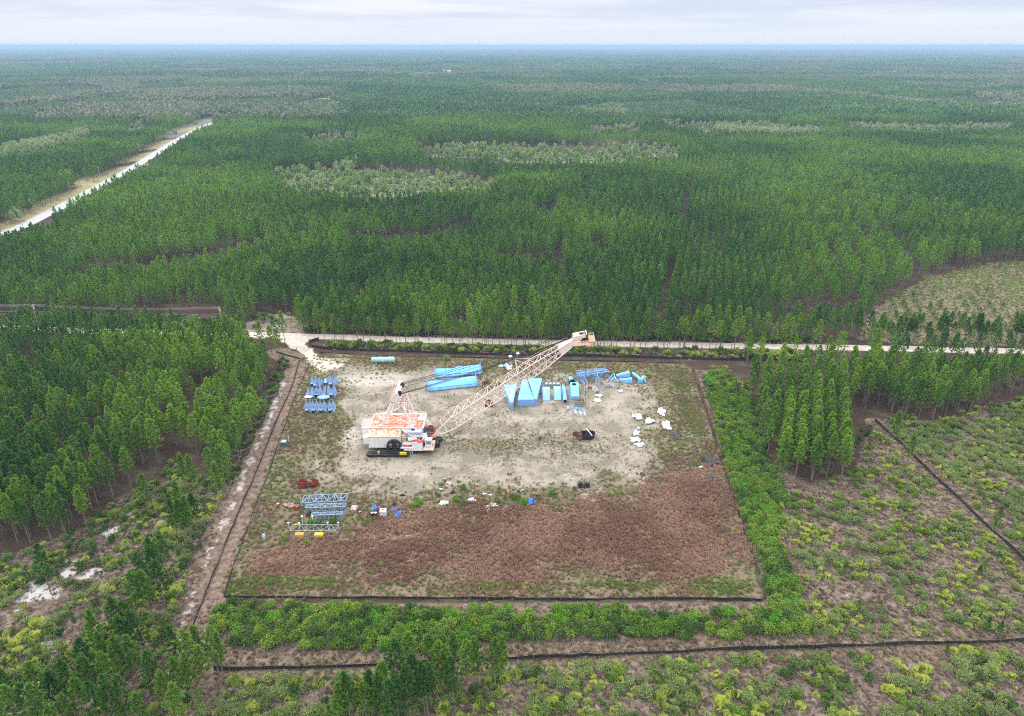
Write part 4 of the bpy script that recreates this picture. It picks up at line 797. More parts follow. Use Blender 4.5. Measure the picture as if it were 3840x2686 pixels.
q = G(1067, 1672); t = thing('electrical_box', 'dark green electrical box standing on the bare ground beside the left lane', 'electrical box', (q[0], q[1], 0), -.1)
GRN = paint('green cabinet', (.06, .12, .085), (.09, .14, .11), rough=.5); M = MB(); M.box((0, 0, .8), (1.6, 1.3, 1.6)); M.box((0, 0, .05), (1.9, 1.6, .1)); M.build('cabinet', GRN, t)
M = MB(); M.slab([(-.85, -.72, 1.6), (.85, -.72, 1.6), (.85, .72, 1.75), (-.85, .72, 1.75)], [(-.85, -.72, 1.68), (.85, -.72, 1.68), (.85, .72, 1.83), (-.85, .72, 1.83)]); M.build('lid', paint('pale green lid', (.25, .36, .30)), t)
M = MB(); M.box((0, -.67, .85), (1.4, .03, 1.35)); M.box((.02, -.69, .9), (.04, .03, 1.3)); M.build('door', GRN, t)
# ------------------------------------------------------------------ the dragline
WHITE = paint('white machine paint', (.68, .66, .64), (.54, .50, .46), (.46, .24, .12), scale=.35, amt=.3, streak=True, rlo=.63, rhi=.75, rscale=.9, rough=.5)
WHITE2 = paint('old lattice paint', (.68, .60, .53), (.62, .50, .42), (.46, .24, .15), scale=.3, amt=.6, rlo=.56, rhi=.72, rscale=1.4, rough=.6)
PINKW = paint('pinkish lattice paint', (.62, .49, .41), (.54, .38, .28), (.40, .18, .10), scale=.4, amt=.7, rlo=.54, rhi=.7, rscale=1.3, rough=.6)
GANT = paint('gantry paint', (.76, .68, .64), (.66, .52, .46), (.45, .2, .12), scale=.5, amt=.6, rlo=.6, rhi=.75, rscale=1.2)
RROOF = paint('rusting roof', (.62, .42, .37), (.58, .22, .10), (.36, .07, .035), scale=.28, amt=1.0, lo=.5, hi=.6, rlo=.47, rhi=.62, rscale=1.1, rough=.75)
RUSTW = paint('rust streaked white', (.62, .56, .47), (.58, .36, .18), (.40, .13, .05), scale=.45, amt=.9, streak=True, rlo=.46, rhi=.6, rscale=2.2)
REDP = paint('flaking red deck', (.33, .03, .03), (.5, .2, .17), (.72, .66, .62), scale=.9, rlo=.55, rhi=.62, rscale=1.0); DARK = paint('greasy black steel', (.016, .016, .018), (.035, .032, .032), rough=.5)
NAVY = paint('dark blue tarp', (.018, .025, .05), (.04, .05, .09), scale=1.2, rough=.5); BLUEG = paint('blue grey panel', (.50, .57, .68), (.38, .45, .56), scale=.7, rough=.45); YEL = paint('yellow panel', (.75, .48, .03), rough=.5)
RUSTB = paint('brown rust', (.10, .045, .03), (.18, .08, .05), scale=1.2, rough=.85); MAUVE = paint('mauve roof', (.38, .27, .27), (.48, .36, .36)); GLASS = paint('cab glass', (.12, .15, .16), (.3, .34, .35), rough=.12, spec=.6)
REDR = paint('red boom paint', (.62, .20, .14), (.68, .36, .28), scale=.8); ROPE = paint('black rope', (.02, .018, .018), rough=.6); GREYM = paint('grey steel', (.34, .34, .35), (.24, .23, .23), rough=.6)
D0 = Vector((-37, 203.5, 0)); DL = thing('dragline_excavator', 'huge white and rusty walking dragline with long lattice boom raised to the right', 'excavator', D0)
def pt(nm, M, mat, parent=None, lab=None):
    M.v = [tuple(Vector(v) - D0) for v in M.v] if not getattr(M, 'loc_', False) else M.v
    o = M.build(nm, mat, DL if parent is None else parent)
    if lab: o['label'] = lab
    return o
x0, x1, y0, y1 = -46., -28.6, 197.2, 209.6
# base and shoes
M = MB(); M.add([], []); n = 28; M.bar((-37.5, 203.5, -.05), (-37.5, 203.5, 1.2), 6.3, n); M.bar((-37.5, 203.5, 1.2), (-37.5, 203.5, 1.55), 5.4, n); pt('base_tub', M, DARK)
for yy in (194.9, 211.2):
    M = MB(); M.box((-39.0, yy, .45), (12.2, 2.3, .9)); M.slab([(-45.1, yy - 1.15, .0), (-45.1, yy + 1.15, .0), (-45.1, yy + 1.15, .9), (-45.1, yy - 1.15, .9)], [(-46.3, yy - 1.15, .45), (-46.3, yy + 1.15, .45), (-46.3, yy + 1.15, .9), (-46.3, yy - 1.15, .9)])
    for k in range(9): M.box((-44.2 + k * 1.3, yy + (-1.17 if yy < 200 else 1.17), .45), (.12, .12, .86))
    M.box((-39, yy, 1.05), (11.6, .5, .3)); M.box((-36.4, yy, 1.2), (4.2, 1.2, .55)); s_ = pt('walking_shoe', M, DARK)
    if yy < 200:
        M = MB(); M.box((-44.2, 193.9, 1.0), (2.6, .3, .22)); pt('rusty_rail', M, RUSTB); M = MB(); M.box((-34.6, 193.95, 1.35), (2.1, .55, .75)); pt('step_box', M, YEL, lab='bright yellow box on the near shoe'); M = MB(); M.bar((-42.4, 194.2, .95), (-42.4, 194.2, 1.9), .3, 10); pt('drum', M, GREYM)
    M = MB(); yw = yy + (1.3 if yy < 200 else -1.3); M.ring((-37.7, yw, 2.6), (0, 1, 0), 2.45, 1.75, .8, 26)
    for k in range(6): a = k * math.pi / 3; M.bar((-37.7, yw, 2.6), (-37.7 + 1.9 * math.cos(a), yw, 2.6 + 1.9 * math.sin(a)), .2)
    M.bar((-37.7, yw - .5, 2.6), (-37.7, yw + .5, 2.6), .75, 14); M.box((-37.7, yw - .1, 1.4), (1.5, .7, 2.0)); M.box((-37.7, yw, 3.6), (1.1, .55, 1.4)); pt('walking_cam', M, DARK)
# house: walls
M = MB(); M.prism([(x0, y0), (-36.3, y0), (-35.6, y0 + 1.0), (-35.6, y0 + 3.1), (x1, y0 + 3.1), (x1, y1), (x0, y1)], 1.5, 5.4); M.box((-37.3, 203.4, 1.42), (16.6, 11.5, .16)); pt('house_wall', M, WHITE)
M = MB(); M.box((-38.4, y0 - .03, 5.33), (15.2, .1, .12)); M.box((-41.2, y0 - .03, 1.6), (9.4, .12, .16))
for xx in np.arange(-45.6, -36.5, 1.5): M.box((xx, y0 - .02, 3.5), (.035, .03, 3.7))
pt('wall_seam', M, RUSTW)
M = MB(); M.slab([(x0, y0 + 3.1, 6.9), (-35.6, y0 + 3.1, 6.9), (-35.6, y1, 6.9), (x0, y1, 6.9)], [(x0 + .0, y0 + 3.1, 5.4), (-35.6, y0 + 3.1, 5.4), (-35.6, y1, 5.4), (x0, y1, 5.4)]); M.box((-32.1, (y0 + 3.1 + y1) / 2, 6.15), (7.0, y1 - y0 - 3.1, 1.5)); pt('upper_wall', M, WHITE)
M = MB(); M.slab([(x0 - .1, y0 - .1, 5.4), (-35.7, y0 - .1, 5.4), (-35.7, y0 + 3.1, 6.75), (x0 - .1, y0 + 3.1, 6.75)], [(x0 - .1, y0 - .1, 5.5), (-35.7, y0 - .1, 5.5), (-35.7, y0 + 3.1, 6.85), (x0 - .1, y0 + 3.1, 6.85)])
for xx in (-44.2, -41.6, -39.0): M.bar((xx, y0, 5.55), (xx, y0 + 3.1, 6.9), .05)
pt('lower_roof', M, RUSTW, lab='rust streaked sloping lower roof')
M = MB(); M.box(((x0 + x1) / 2, (y0 + 3.1 + y1) / 2, 6.97), (x1 - x0 + .2, y1 - y0 - 3.0, .14)); M.box((x0 + 2.4, 204, 7.08), (.25, 9, .12)); M.box((-38.4, 204, 7.08), (.25, 9, .12)); M.box((-33, 204, 7.08), (.2, 9, .12)); pt('roof', M, RROOF, lab='flat roof blotched with orange and red rust')
M = MB(); M.box((-38.3, y0 + 3.15, 7.08), (15, .3, .22)); M.box((x1 - .1, 204.8, 7.1), (.45, 9.4, .3)); M.box((-37.3, y1, 7.1), (17, .3, .25)); M.box((x0, 204.9, 7.1), (.3, 9.4, .25)); pt('roof_kerb', M, WHITE)
M = MB(); M.box((-29.9, 205.6, 7.35), (1.9, 2.0, .5)); M.box((-29.9, 205.55, 7.65), (2.1, 2.2, .1)); pt('roof_hatch', M, WHITE, lab='white hatch box on the roof front')
M = MB(); M.box((-40.6, 203.6, 7.12), (2.6, 1.8, .12)); M.box((-43.6, 205.6, 7.12), (1.4, 1.4, .3)); pt('roof_vent', M, RROOF)
M = MB()
for xx in (-33.6, -32.6): M.bar((xx, 201.2, 7.2), (xx, 206.8, 7.2), .08)
for k in range(10): M.bar((-33.6, 201.4 + k * .6, 7.2), (-32.6, 201.4 + k * .6, 7.2), .05)
pt('roof_ladder', M, WHITE)
def rail(pts, z, h=1.05, r=.045, step=1.6, nm='handrail', mat=WHITE):
    M = MB()
    for a, b in zip(pts, pts[1:]):
        a = Vector((*a, z)); b = Vector((*b, z)); n = max(1, int((b - a).length / step))
        for hh in (h * .5, h): M.bar(a + Vector((0, 0, hh)), b + Vector((0, 0, hh)), r)
        for k in range(n + 1): p = a.lerp(b, k / n); M.bar(p, p + Vector((0, 0, h)), r)
    return pt(nm, M, mat)
rail([(x0 + .2, 206.5), (x0 + 1.4, y1), (-41.5, y1)], 7.05); rail([(-33.5, y1), (x1, y1), (x1, 201)], 7.05); rail([(x0 + .1, 201.2), (x0 + .1, y0 + 3.1), (-36.5, y0 + 3.1)], 7.0, .9)
# rear annex
M = MB(); M.box((-47.4, 204.2, 4.5), (2.8, 5.6, 4.2)); M.box((-47.0, 200.2, 3.2), (2.0, 2.8, 2.4)); M.box((-47.2, 203, 2.2), (1.8, 3.8, .5)); pt('rear_annex', M, WHITE)
M = MB(); M.box((-47.4, 204.4, 6.65), (3.0, 4.0, .12)); pt('annex_roof', M, MAUVE); rail([(-48.8, 201.6), (-48.8, 206.8), (-46.4, 206.8)], 6.6, .8)
M = MB(); M.bar((-47.5, 199.2, 2.2), (-46.3, 197.8, 1.5), .09); M.bar((-48.2, 202, 2.4), (-46.4, 201, 1.2), .12); pt('brace', M, GREYM)
# near right machinery bay
M = MB(); M.box((-34.8, 199.1, 3.5), (1.3, 2.2, 3.8)); pt('bay_post', M, RUSTW); M = MB(); M.box((-32.2, 199.85, 4.2), (5.2, .9, 3.4)); M.box((-32.0, 199.6, 6.1), (5.6, 1.3, .5)); pt('bay_panel', M, BLUEG, lab='blue grey panels recessed behind the gangway')
M = MB(); M.box((-33.4, 197.6, 3.1), (3.6, 2.2, .14)); M.box((-33.2, 196.4, 2.3), (4.8, 1.6, .5)); M.box((-33.0, 195.9, 1.7), (3.2, .6, .8)); pt('gangway', M, WHITE)
M = MB(); M.box((-33.0, 196.5, 2.72), (3.8, 1.0, .35)); pt('red_beam', M, REDP); M = MB(); M.bar((-33.4, 198.4, 4.1), (-31.0, 198.4, 4.1), .75, 12); pt('air_tank', M, WHITE)
rail([(-34.9, 198.6), (-34.9, 196.8), (-31.8, 196.8)], 3.2, 1.0, .035, 1.1, mat=GREYM); rail([(-34.5, 199.3), (-31.5, 199.3)], 4.9, .9, .035, 1.1, mat=GREYM)
# stair from roof down to the front deck
M = MB()
for yy in (198.55, 199.35): M.bar((-35.4, yy + .7, 6.9), (-30.7, yy - .9, 4.3), .1)
for k in range(14): q = k / 13; M.box((-35.4 + 4.7 * q, 199.65 - 1.6 * q, 6.95 - 2.6 * q), (.28, .85, .05))
M.bar((-35.4, 199.2, 8.0), (-30.7, 197.6, 5.3), .045); M.bar((-35.4, 200.1, 8.0), (-30.7, 198.5, 5.3), .045); pt('stair', M, WHITE)
M = MB()
for k in range(6): M.bar((-35.3 + k * .9, 199.2 - .31 * k, 6.9 - .52 * k), (-35.3 + k * .9, 199.2 - .31 * k, 8.0 - .52 * k), .035)
pt('stair_rail', M, GREYM)
M = MB()
for xx in (-33.0, -32.2): M.bar((xx, 195.9, 2.2), (xx + .9, 194.0, .05), .07)
for k in range(6): M.bar((-33.0 + .15 * k, 195.9 - .32 * k, 2.1 - .36 * k), (-32.2 + .15 * k, 195.9 - .32 * k, 2.1 - .36 * k), .04)
pt('ladder', M, GREYM)
# operator block
M = MB(); M.prism([(-31.9, 195.7), (-28.6, 195.7), (-28.6, 198.4), (-31.9, 198.4)], 1.5, 4.0); M.box((-30.25, 195.66, 2.7), (.05, .06, 2.3)); M.box((-30.3, 195.64, 1.45), (3.5, .2, .14)); pt('front_cabin', M, WHITE, lab='white boxy cabin with double doors')
M = MB(); M.box((-30.25, 197.1, 4.05), (3.4, 2.7, .12)); M.box((-27.7, 197.9, 3.7), (1.7, 2.0, .1)); pt('cabin_roof', M, REDP, lab='cabin roof with flaking red paint')
M = MB(); M.box((-30.0, 199.7, 4.9), (5.0, 2.0, .9)); M.box((-29.9, 198.8, 5.2), (4.6, .3, .3)); M.box((-28.0, 199.2, 4.5), (1.6, 2.4, 1.6)); pt('front_housing', M, WHITE)
M = MB(); M.box((-30.2, 200.6, 6.0), (3.2, 1.6, .9)); pt('equipment_box', M, BLUEG)
M = MB(); M.box((-29.8, 201.1, 6.62), (5.0, 1.1, .14), .05); M.box((-32.0, 200.4, 6.0), (1.1, 1.2, 1.3), .2, .2); M.box((-28.3, 200.6, 6.1), (.9, 1.5, 1.1), -.3, .3); M.slab([(-27.6, 200.4, 6.2), (-26.6, 200.2, 6.0), (-26.2, 198.2, 5.0), (-27.4, 198.4, 5.1)], [(-27.4, 200.2, 5.6), (-26.9, 200, 5.4), (-26.5, 198.3, 4.2), (-27.3, 198.5, 4.3)]); M.box((-29.3, 197.8, 4.35), (.5, .4, .5)); pt('tarp', M, NAVY, lab='dark blue tarp over the front machinery')
M = MB(); M.box((-26.7, 197.1, 3.6), (2.0, 1.7, 2.3)); M.box((-26.7, 197.2, 4.82), (2.3, 1.9, .12)); cab_ = pt('operator_cab', M, WHITE)
M = MB(); M.box((-26.7, 196.2, 3.9), (1.5, .06, 1.2)); M.box((-25.68, 197.1, 3.9), (.06, 1.3, 1.2)); pt('cab_window', M, GLASS, cab_) if False else pt('cab_window', M, GLASS)
M = MB(); M.box((-26.6, 196.2, 2.1), (3.4, 3.2, .16)); M.bar((-28.2, 196, 1.5), (-26.4, 195, 2.0), .12); M.box((-25.6, 198.2, 2.6), (1.6, 2.2, 1.0)); pt('cab_deck', M, PINKW); rail([(-28.2, 194.7), (-25.0, 194.7), (-25.0, 197.8)], 2.2, 1.0, .03, 1.2)
M = MB(); M.box((-27.0, 200.6, 3.1), (2.6, 2.6, 1.2)); M.box((-26.8, 202.6, 3.4), (2.2, 1.4, 1.6)); M.box((-27.2, 207.6, 3.0), (1.8, 2.0, 1.6)); M.box((-27.9, 204.6, 2.8), (1.6, 7, 1.6)); pt('front_frame', M, REDP)
M = MB(); M.ring((-26.9, 203.0, 4.6), (0, 1, 0), 1.1, .3, .5, 18); M.ring((-26.9, 205.2, 4.4), (0, 1, 0), .9, .3, .5, 18); M.box((-26.2, 204.2, 3.2), (1.6, 3.4, 1.4)); pt('fairlead', M, RUSTB)
M = MB()
for a, b in (((-28.5, 206.8, 6.9), (-27.0, 205.6, 3.6)), ((-28.5, 205.6, 6.9), (-27.0, 204.8, 3.8)), ((-28.5, 208.4, 6.8), (-26.8, 206.8, 3.8))): M.bar(a, b, .14)
M.box((-27.2, 205.9, 4.3), (1.3, 1.4, .6)); pt('front_strut', M, GANT); M = MB(); M.box((-25.2, 201.2, .9), (2.6, 3.6, 1.5), .25); M.box((-24.2, 203.6, .7), (1.8, 2.2, 1.2), -.3); M.box((-31, 197, .8), (6, 2, 1.2)); pt('dark_block', M, DARK)  # black steel blocks low at the front of the machine
# A-frame gantry
hx = -36.6
for yy, fx in ((200.9, ((-42.1, 7), (-32.3, 7))), (209.0, ((-42.1, 7), (-32.3, 7)))):
    M = MB()
    for k, (xx, zz) in enumerate(fx): M.bar((xx, yy, zz), (hx + (-.9 if k == 0 else .9), yy, 16.8), .42 if k == 0 else .38, 6, .32); M.box((xx, yy, 7.35), (1.5, 1.3, .7))
    M.bar((-39.6, yy, 11.6), (-34.1, yy, 11.6), .16, 6); 
    pt('gantry_leg_frame', M, GANT)
    M = MB(); M.bar((-39.5, yy, 11.5), (-32.9, yy, 8), .11, 5); M.bar((-34.2, yy, 11.5), (-41.3, yy, 8), .11, 5); M.bar((-39.1, yy, 11.8), (-35.3, yy, 14.6), .09, 5); M.bar((-34.5, yy, 11.8), (-37.9, yy, 14.6), .09, 5); M.bar((-38.2, yy, 14.6), (-35.1, yy, 14.6), .1, 5); pt('gantry_brace', M, GANT)
M = MB()
for xx, tx in ((-41.2, -37.6), (-33.1, -35.6)):
    M.bar((xx + (2.2 if xx < -40 else -1.6), 201, 11.6), (xx + (2.2 if xx < -40 else -1.6), 209, 11.6), .12, 5); M.bar((tx, 201, 16.2), (xx * .5 + tx * .5, 209, 11.6), .1, 5); M.bar((tx, 209, 16.2), (xx * .5 + tx * .5, 201, 11.6), .1, 5); M.bar((xx * .5 + tx * .5, 201, 11.6), (xx + .4, 209, 8), .09, 5); M.bar((xx * .5 + tx * .5, 209, 11.6), (xx + .4, 201, 8), .09, 5)
pt('gantry_cross_brace', M, GANT)
M = MB()
for yy in (200.9, 209.0): M.slab([(hx - 1.2, yy - .3, 16.5), (hx + 1.3, yy - .3, 16.5), (hx + .35, yy - .3, 19.4), (hx - .35, yy - .3, 19.4)], [(hx - 1.2, yy + .3, 16.5), (hx + 1.3, yy + .3, 16.5), (hx + .35, yy + .3, 19.4), (hx - .35, yy + .3, 19.4)])
M.box((hx - .05, 205, 19.1), (.75, 9.4, .9)); M.box((hx + .6, 205, 18.5), (.5, 7, .4)); M.box((hx, 205, 16.7), (.6, 8, .6)); pt('mast_head', M, WHITE)
M = MB()
for s_, e_ in ((-1.9, 1), (1.7, 1)):
    M.box((hx + s_, 205, 16.75), (.9, 9.6, .08))
    for yy in np.arange(200.4, 210, 1.2): M.bar((hx + s_ * 1.3, yy, 16.8), (hx + s_ * 1.3, yy, 17.9), .04, 4)
    for zz in (17.35, 17.9): M.bar((hx + s_ * 1.3, 200.2, zz), (hx + s_ * 1.3, 209.8, zz), .04, 4)
M.box((hx, 200.3, 16.6), (4.6, 1.0, .1)); M.bar((hx - 2.4, 199.9, 17.8), (hx + 2.3, 199.9, 17.8), .04); M.bar((hx - 2.4, 199.9, 17.3), (hx + 2.3, 199.9, 17.3), .04)
M.box((hx + 2.2, 208.8, 17.6), (.9, .9, .9)); pt('mast_walkway', M, paint('brown walkway', (.40, .28, .24), (.30, .2, .17)))
M = MB()
for d_ in (-.28, .28): M.bar((-42.4 + d_, 200.2, 7.4), (hx - 1.7 + d_, 200.2, 16.7), .05)
for k in range(24): q = k / 24; M.bar((-42.68 + 4.1 * q, 200.2, 7.5 + 9.3 * q), (-42.12 + 4.1 * q, 200.2, 7.5 + 9.3 * q), .035)
pt('mast_ladder', M, GREYM)
M = MB()
for yy in (201.6, 202.4, 207.6, 208.4): M.ring((hx + .75, yy, 18.6), (0, 1, 0), .75, .15, .28, 16)
pt('sheave', M, DARK)
# boom
BA, BB = Vector((-26.0, 204.4, 3.2)), Vector((20.6, 204.4, 36.6)); BD = (BB - BA); BLn = BD.length; BD.normalize(); BU = Vector((-BD.z, 0, BD.x))
def bp_(t, side, up):     # point on the lattice: t along, side +-1, up +-1
    w = 3.3 - 1.1 * t if t < .7 else 2.53 - (t - .7) / .3 * 1.35; dp = 1.95 * min(1, .12 + t / .16) if t < .16 else (1.95 if t < .72 else 1.95 - (t - .72) / .28 * 1.3)
    return BA + BD * (BLn * t) + Vector((0, w * side, 0)) + BU * (dp * up)
for side in (-1, 1):
    for up in (-1, 1):
        M = MB(); ts = [k / 22 * .95 for k in range(23)]
        for a, b in zip(ts, ts[1:]): M.bar(bp_(a, side, up), bp_(b, side, up), .165, 6, cap=False)
        pt('boom_chord', M, WHITE2 if side < 0 else PINKW)
NB = 26; tt = [.02 + .93 * k / NB for k in range(NB + 1)]; L1 = MB(); L2 = MB(); L3 = MB()
for k in range(NB):
    a, b = tt[k], tt[k + 1]; m2 = (a + b) / 2
    for side, LL in ((-1, L1), (1, L2)):
        LL.bar(bp_(a, side, -1), bp_(m2, side, 1), .085, 4, cap=False); LL.bar(bp_(m2, side, 1), bp_(b, side, -1), .085, 4, cap=False)
        LL.bar(bp_(b, side, -1), bp_(b, side, 1), .06, 4, cap=False)
    if k > 3 or k % 2:
        for up in (-1, 1):
            s_ = 1 if k % 2 else -1; L3.bar(bp_(a, s_, up), bp_(b, -s_, up), .085, 4, cap=False)
            if k % 2 == 0: L3.bar(bp_(b, -1, up), bp_(b, 1, up), .07, 4, cap=False)
pt('boom_lacing', L1, WHITE2); pt('boom_lacing', L2, PINKW); pt('boom_lacing', L3, WHITE2)
M = MB(); M.box((0, 0, 0), (.1, .1, .1)); M = MB()
for side in (-1, 1): M.slab([bp_(-.005, side, -1) + Vector((0, -.35, 0)), bp_(.05, side, -1) + Vector((0, -.3, 0)), bp_(.05, side, 1) + Vector((0, -.3, 0)), bp_(-.005, side, 1) + Vector((0, -.35, 0))], [bp_(-.005, side, -1) + Vector((0, .35, 0)), bp_(.05, side, -1) + Vector((0, .3, 0)), bp_(.05, side, 1) + Vector((0, .3, 0)), bp_(-.005, side, 1) + Vector((0, .35, 0))])
pt('boom_foot', M, PINKW)
# walkway and rope guides on the boom
M = MB()
for a, b in zip(tt, tt[1:]): M.bar(bp_(a, .45, 1) + BU * .15, bp_(b, .45, 1) + BU * .15, .05); M.bar(bp_(a, .75, 1) + BU * .95, bp_(b, .75, 1) + BU * .95, .035); M.bar(bp_(b, .75, 1), bp_(b, .75, 1) + BU * .95, .03)
pt('boom_walkway', M, PINKW)
M = MB(); q = bp_(.66, 0, 1)
for s_ in (-1, 1): M.bar(bp_(.62, s_, 1), q + BU * 2.4 + Vector((-1.2, s_ * .5, .6)), .12, 5); M.bar(bp_(.71, s_, 1), q + BU * 2.4 + Vector((-1.2, s_ * .5, .6)), .1, 5)
M.bar(q + BU * 2.4 + Vector((-1.2, -.9, .6)), q + BU * 2.4 + Vector((-1.2, .9, .6)), .12, 5); pt('boom_frame', M, WHITE2)
for lx, ly, tt_ in ((-1.9, .5, .655), (-.4, 1.4, .672)):
    M = MB(); q2 = bp_(tt_, 0, 1) + BU * 3.4 + Vector((lx, ly, .8)); M.box(q2, (1.0, .8, .35), .3); M.bar(q2 - Vector((0, 0, 0)), q2 - Vector((0, 0, 2.6)), .05); pt('floodlight', M, WHITE)
M = MB(); q2 = bp_(.58, .8, 1) + BU * 1.1; M.box(q2, (1.6, .5, .3), .2); pt('floodlight', M, WHITE)
# point of the boom
e0 = bp_(.90, 0, 0); e1 = BB + BD * 1.2
M = MB(); M.slab([bp_(.88, -1, -1) , bp_(.88, 1, -1), bp_(.88, 1, 1), bp_(.88, -1, 1)], [e1 + Vector((0, -1.1, 0)) - BU * .5, e1 + Vector((0, 1.1, 0)) - BU * .5, e1 + Vector((0, 1.1, 0)) + BU * .75, e1 + Vector((0, -1.1, 0)) + BU * .75]); pt('boom_end_plate', M, paint('pale peach plate', (.70, .60, .52), (.64, .50, .42), rough=.5))
M = MB()
for s_ in (-1, 1):
    b0 = BB + Vector((-2.0, s_ * 1.35, .0)); M.slab([b0 + Vector((0, -.15, -.4)), b0 + Vector((4.2, -.15, .9)), b0 + Vector((4.0, -.15, 1.9)), b0 + Vector((0.3, -.15, 1.1))], [b0 + Vector((0, .15, -.4)), b0 + Vector((4.2, .15, .9)), b0 + Vector((4.0, .15, 1.9)), b0 + Vector((.3, .15, 1.1))])
M.box(BB + Vector((-.6, 0, 1.2)), (1.8, 2.7, .12), 0, 0, -.25); M.bar(BB + Vector((2.4, -1.8, 1.9)), BB + Vector((2.4, 1.8, 1.9)), .18, 6); pt('sheave_housing', M, paint('cream housing', (.62, .56, .48), (.5, .42, .36)))
M = MB()
for yy in (-.5, .5): M.ring(BB + Vector((.9, yy, .5)), (0, 1, 0), 1.15, .2, .3, 20)
M.bar(BB + Vector((.9, -1.3, .5)), BB + Vector((.9, 1.3, .5)), .2, 8); pt('point_sheave', M, DARK)
M = MB(); c_ = BB + Vector((1.2, -2.6, -1.0)); M.box(c_, (5.6, 1.5, .16), 0, 0, -.1); M.box(BB + Vector((4.2, 0, -.1)), (1.6, 5.0, .16)); M.box(BB + Vector((3.4, 0, -.5)), (.3, 4.6, .5)); pt('point_platform', M, REDR, lab='faded red platform round the boom tip')
M = MB()
for a, b in (((-1.5, -3.3), (4.0, -3.3)), ((4.9, -3.2), (4.9, 2.4)), ((3.4, 2.4), (4.9, 2.4))):
    A_, B_ = BB + Vector((*a, -.9 + .12 * a[0])), BB + Vector((*b, -.9 + .12 * b[0]))
    if a[1] == b[1] and a[1] > 0: A_, B_ = BB + Vector((*a, 0)), BB + Vector((*b, 0))
    for hh in (.55, 1.1): M.bar(A_ + Vector((0, 0, hh)), B_ + Vector((0, 0, hh)), .045)
    for k in range(5): p = A_.lerp(B_, k / 4); M.bar(p, p + Vector((0, 0, 1.1)), .045)
pt('point_rail', M, paint('cream rail', (.70, .62, .42)))
# ropes
def sagp(a, b, s, n=10): return [Vector(a).lerp(Vector(b), k / n) - Vector((0, 0, 4 * s * (k / n) * (1 - k / n))) for k in range(n + 1)]
for a, b, r_, s_ in [((hx + .8, 201.4, 18.9), BB + Vector((-2, -1.5, 1.0)), .085, .9), ((hx + .8, 202.2, 18.3), BB + Vector((-2, -1.1, .7)), .085, 1.0), ((hx + .9, 202.8, 17.9), BB + Vector((-2.4, -.8, .3)), .06, 1.2), ((hx + .8, 207.6, 19.1), BB + Vector((-2, .9, 1.2)), .085, .9), ((hx + .8, 208.4, 19.2), BB + Vector((-2, 1.5, 1.4)), .085, .7), ((hx + .9, 206.6, 18.6), BB + Vector((-2, .4, 1.0)), .06, 1.1)]:
    M = MB(); M.path(sagp(a, b, s_), r_, 4); pt('pendant_rope', M, ROPE)
M = MB(); M.path(sagp((-28.6, 207, 6.6), bp_(.45, .6, 1) + BU * .6, .4, 6), .05, 4); M.path(sagp(bp_(.45, .6, 1) + BU * .6, BB + Vector((.4, .5, 1.5)), .2, 4), .05, 4); pt('hoist_rope', M, ROPE)
for a, b in (((hx + 1, 203, 17), (8, 206, 26)), ((hx + 1, 208.4, 17), bp_(.4, .6, 1))):
    M = MB(); M.path(sagp(a, b, .9), .022, 3); pt('stay_cable', M, GREYM)
# bucket hanging from the boom tip
bx_, by_ = G(2203, 1644); t = thing('dragline_bucket', 'black dragline bucket with a white spreader bar, hanging on its cable in dry weeds', 'bucket', (bx_, by_, 0))
M = MB(); A1 = [(-2.0, -1.5), (1.5, -1.6), (2.5, -.8), (2.5, 1.0), (1.4, 1.7), (-2.0, 1.6)]; z0_, z1_ = .25, 2.1
n = len(A1)
for i_ in range(n - 1):
    (a, b), (c, d) = A1[i_], A1[i_ + 1]; s_ = .82; M.slab([(a * s_, b * s_, z0_), (c * s_, d * s_, z0_), (c, d, z1_), (a, b, z1_)], [(a * s_ * .93, b * s_ * .93, z0_), (c * s_ * .93, d * s_ * .93, z0_), (c * .94, d * .94, z1_), (a * .94, b * .94, z1_)])
M.prism([(a * .8, b * .8) for a, b in A1], .12, .3); M.build('shell', DARK, t)
M = MB(); M.path([(-2.0, -1.5, 1.6), (-2.3, -1.3, 2.8), (-2.5, 0, 3.2), (-2.3, 1.4, 2.8), (-2.0, 1.6, 1.6)], .25, 6); M.build('arch', RUSTB, t)
for k in range(5): M = MB(); M.slab([(-1.7, -1.15 + k * .56, .2), (-1.7, -.85 + k * .56, .2), (-1.7, -.85 + k * .56, .5), (-1.7, -1.15 + k * .56, .5)], [(-2.5, -1.05 + k * .56, .05), (-2.5, -.95 + k * .56, .05), (-2.5, -.95 + k * .56, .12), (-2.5, -1.05 + k * .56, .12)]); M.build('tooth', DARK, t)
M = MB(); M.bar((-.55, .4, 3.6), (1.3, -1.75, 2.0), .16, 6); M.build('spreader_bar', paint('white bar', (.8, .8, .78)), t); M = MB(); M.path([(-.6, .4, 3.6), (-.6, -1.5, 1.6)], .09, 5); M.path([(-.5, .5, 3.6), (1.2, 1.6, 2.0)], .07, 5); M.build('chain', RUSTB, t)
M = MB(); M.ring((-4.0, .3, 1.6), (0, 1, .2), 1.0, .35, .5, 14); M.ring((-3.2, -.3, 1.3), (.3, 1, 0), .8, .3, .5, 14); M.box((-3.4, .4, 1.8), (1.8, .6, .7), .4, 0, .3); M.box((-2.6, -1.2, .5), (1.4, .9, .9), .5); M.build('drag_yoke', RUSTB, t)
M = MB(); P_ = [Vector((-4.4 - .35 * k, -.5 - .4 * math.sin(k * 1.1), .12)) for k in range(10)]; M.path(P_, .12, 5); M.build('drag_chain', paint('orange rust chain', (.5, .17, .07)), t)
M = MB(); M.path([(BB.x + 2.0 - bx_, BB.y - by_, BB.z + .4), (-.55, .4, 3.6)], .045, 4); M.build('hoist_cable', ROPE, t)
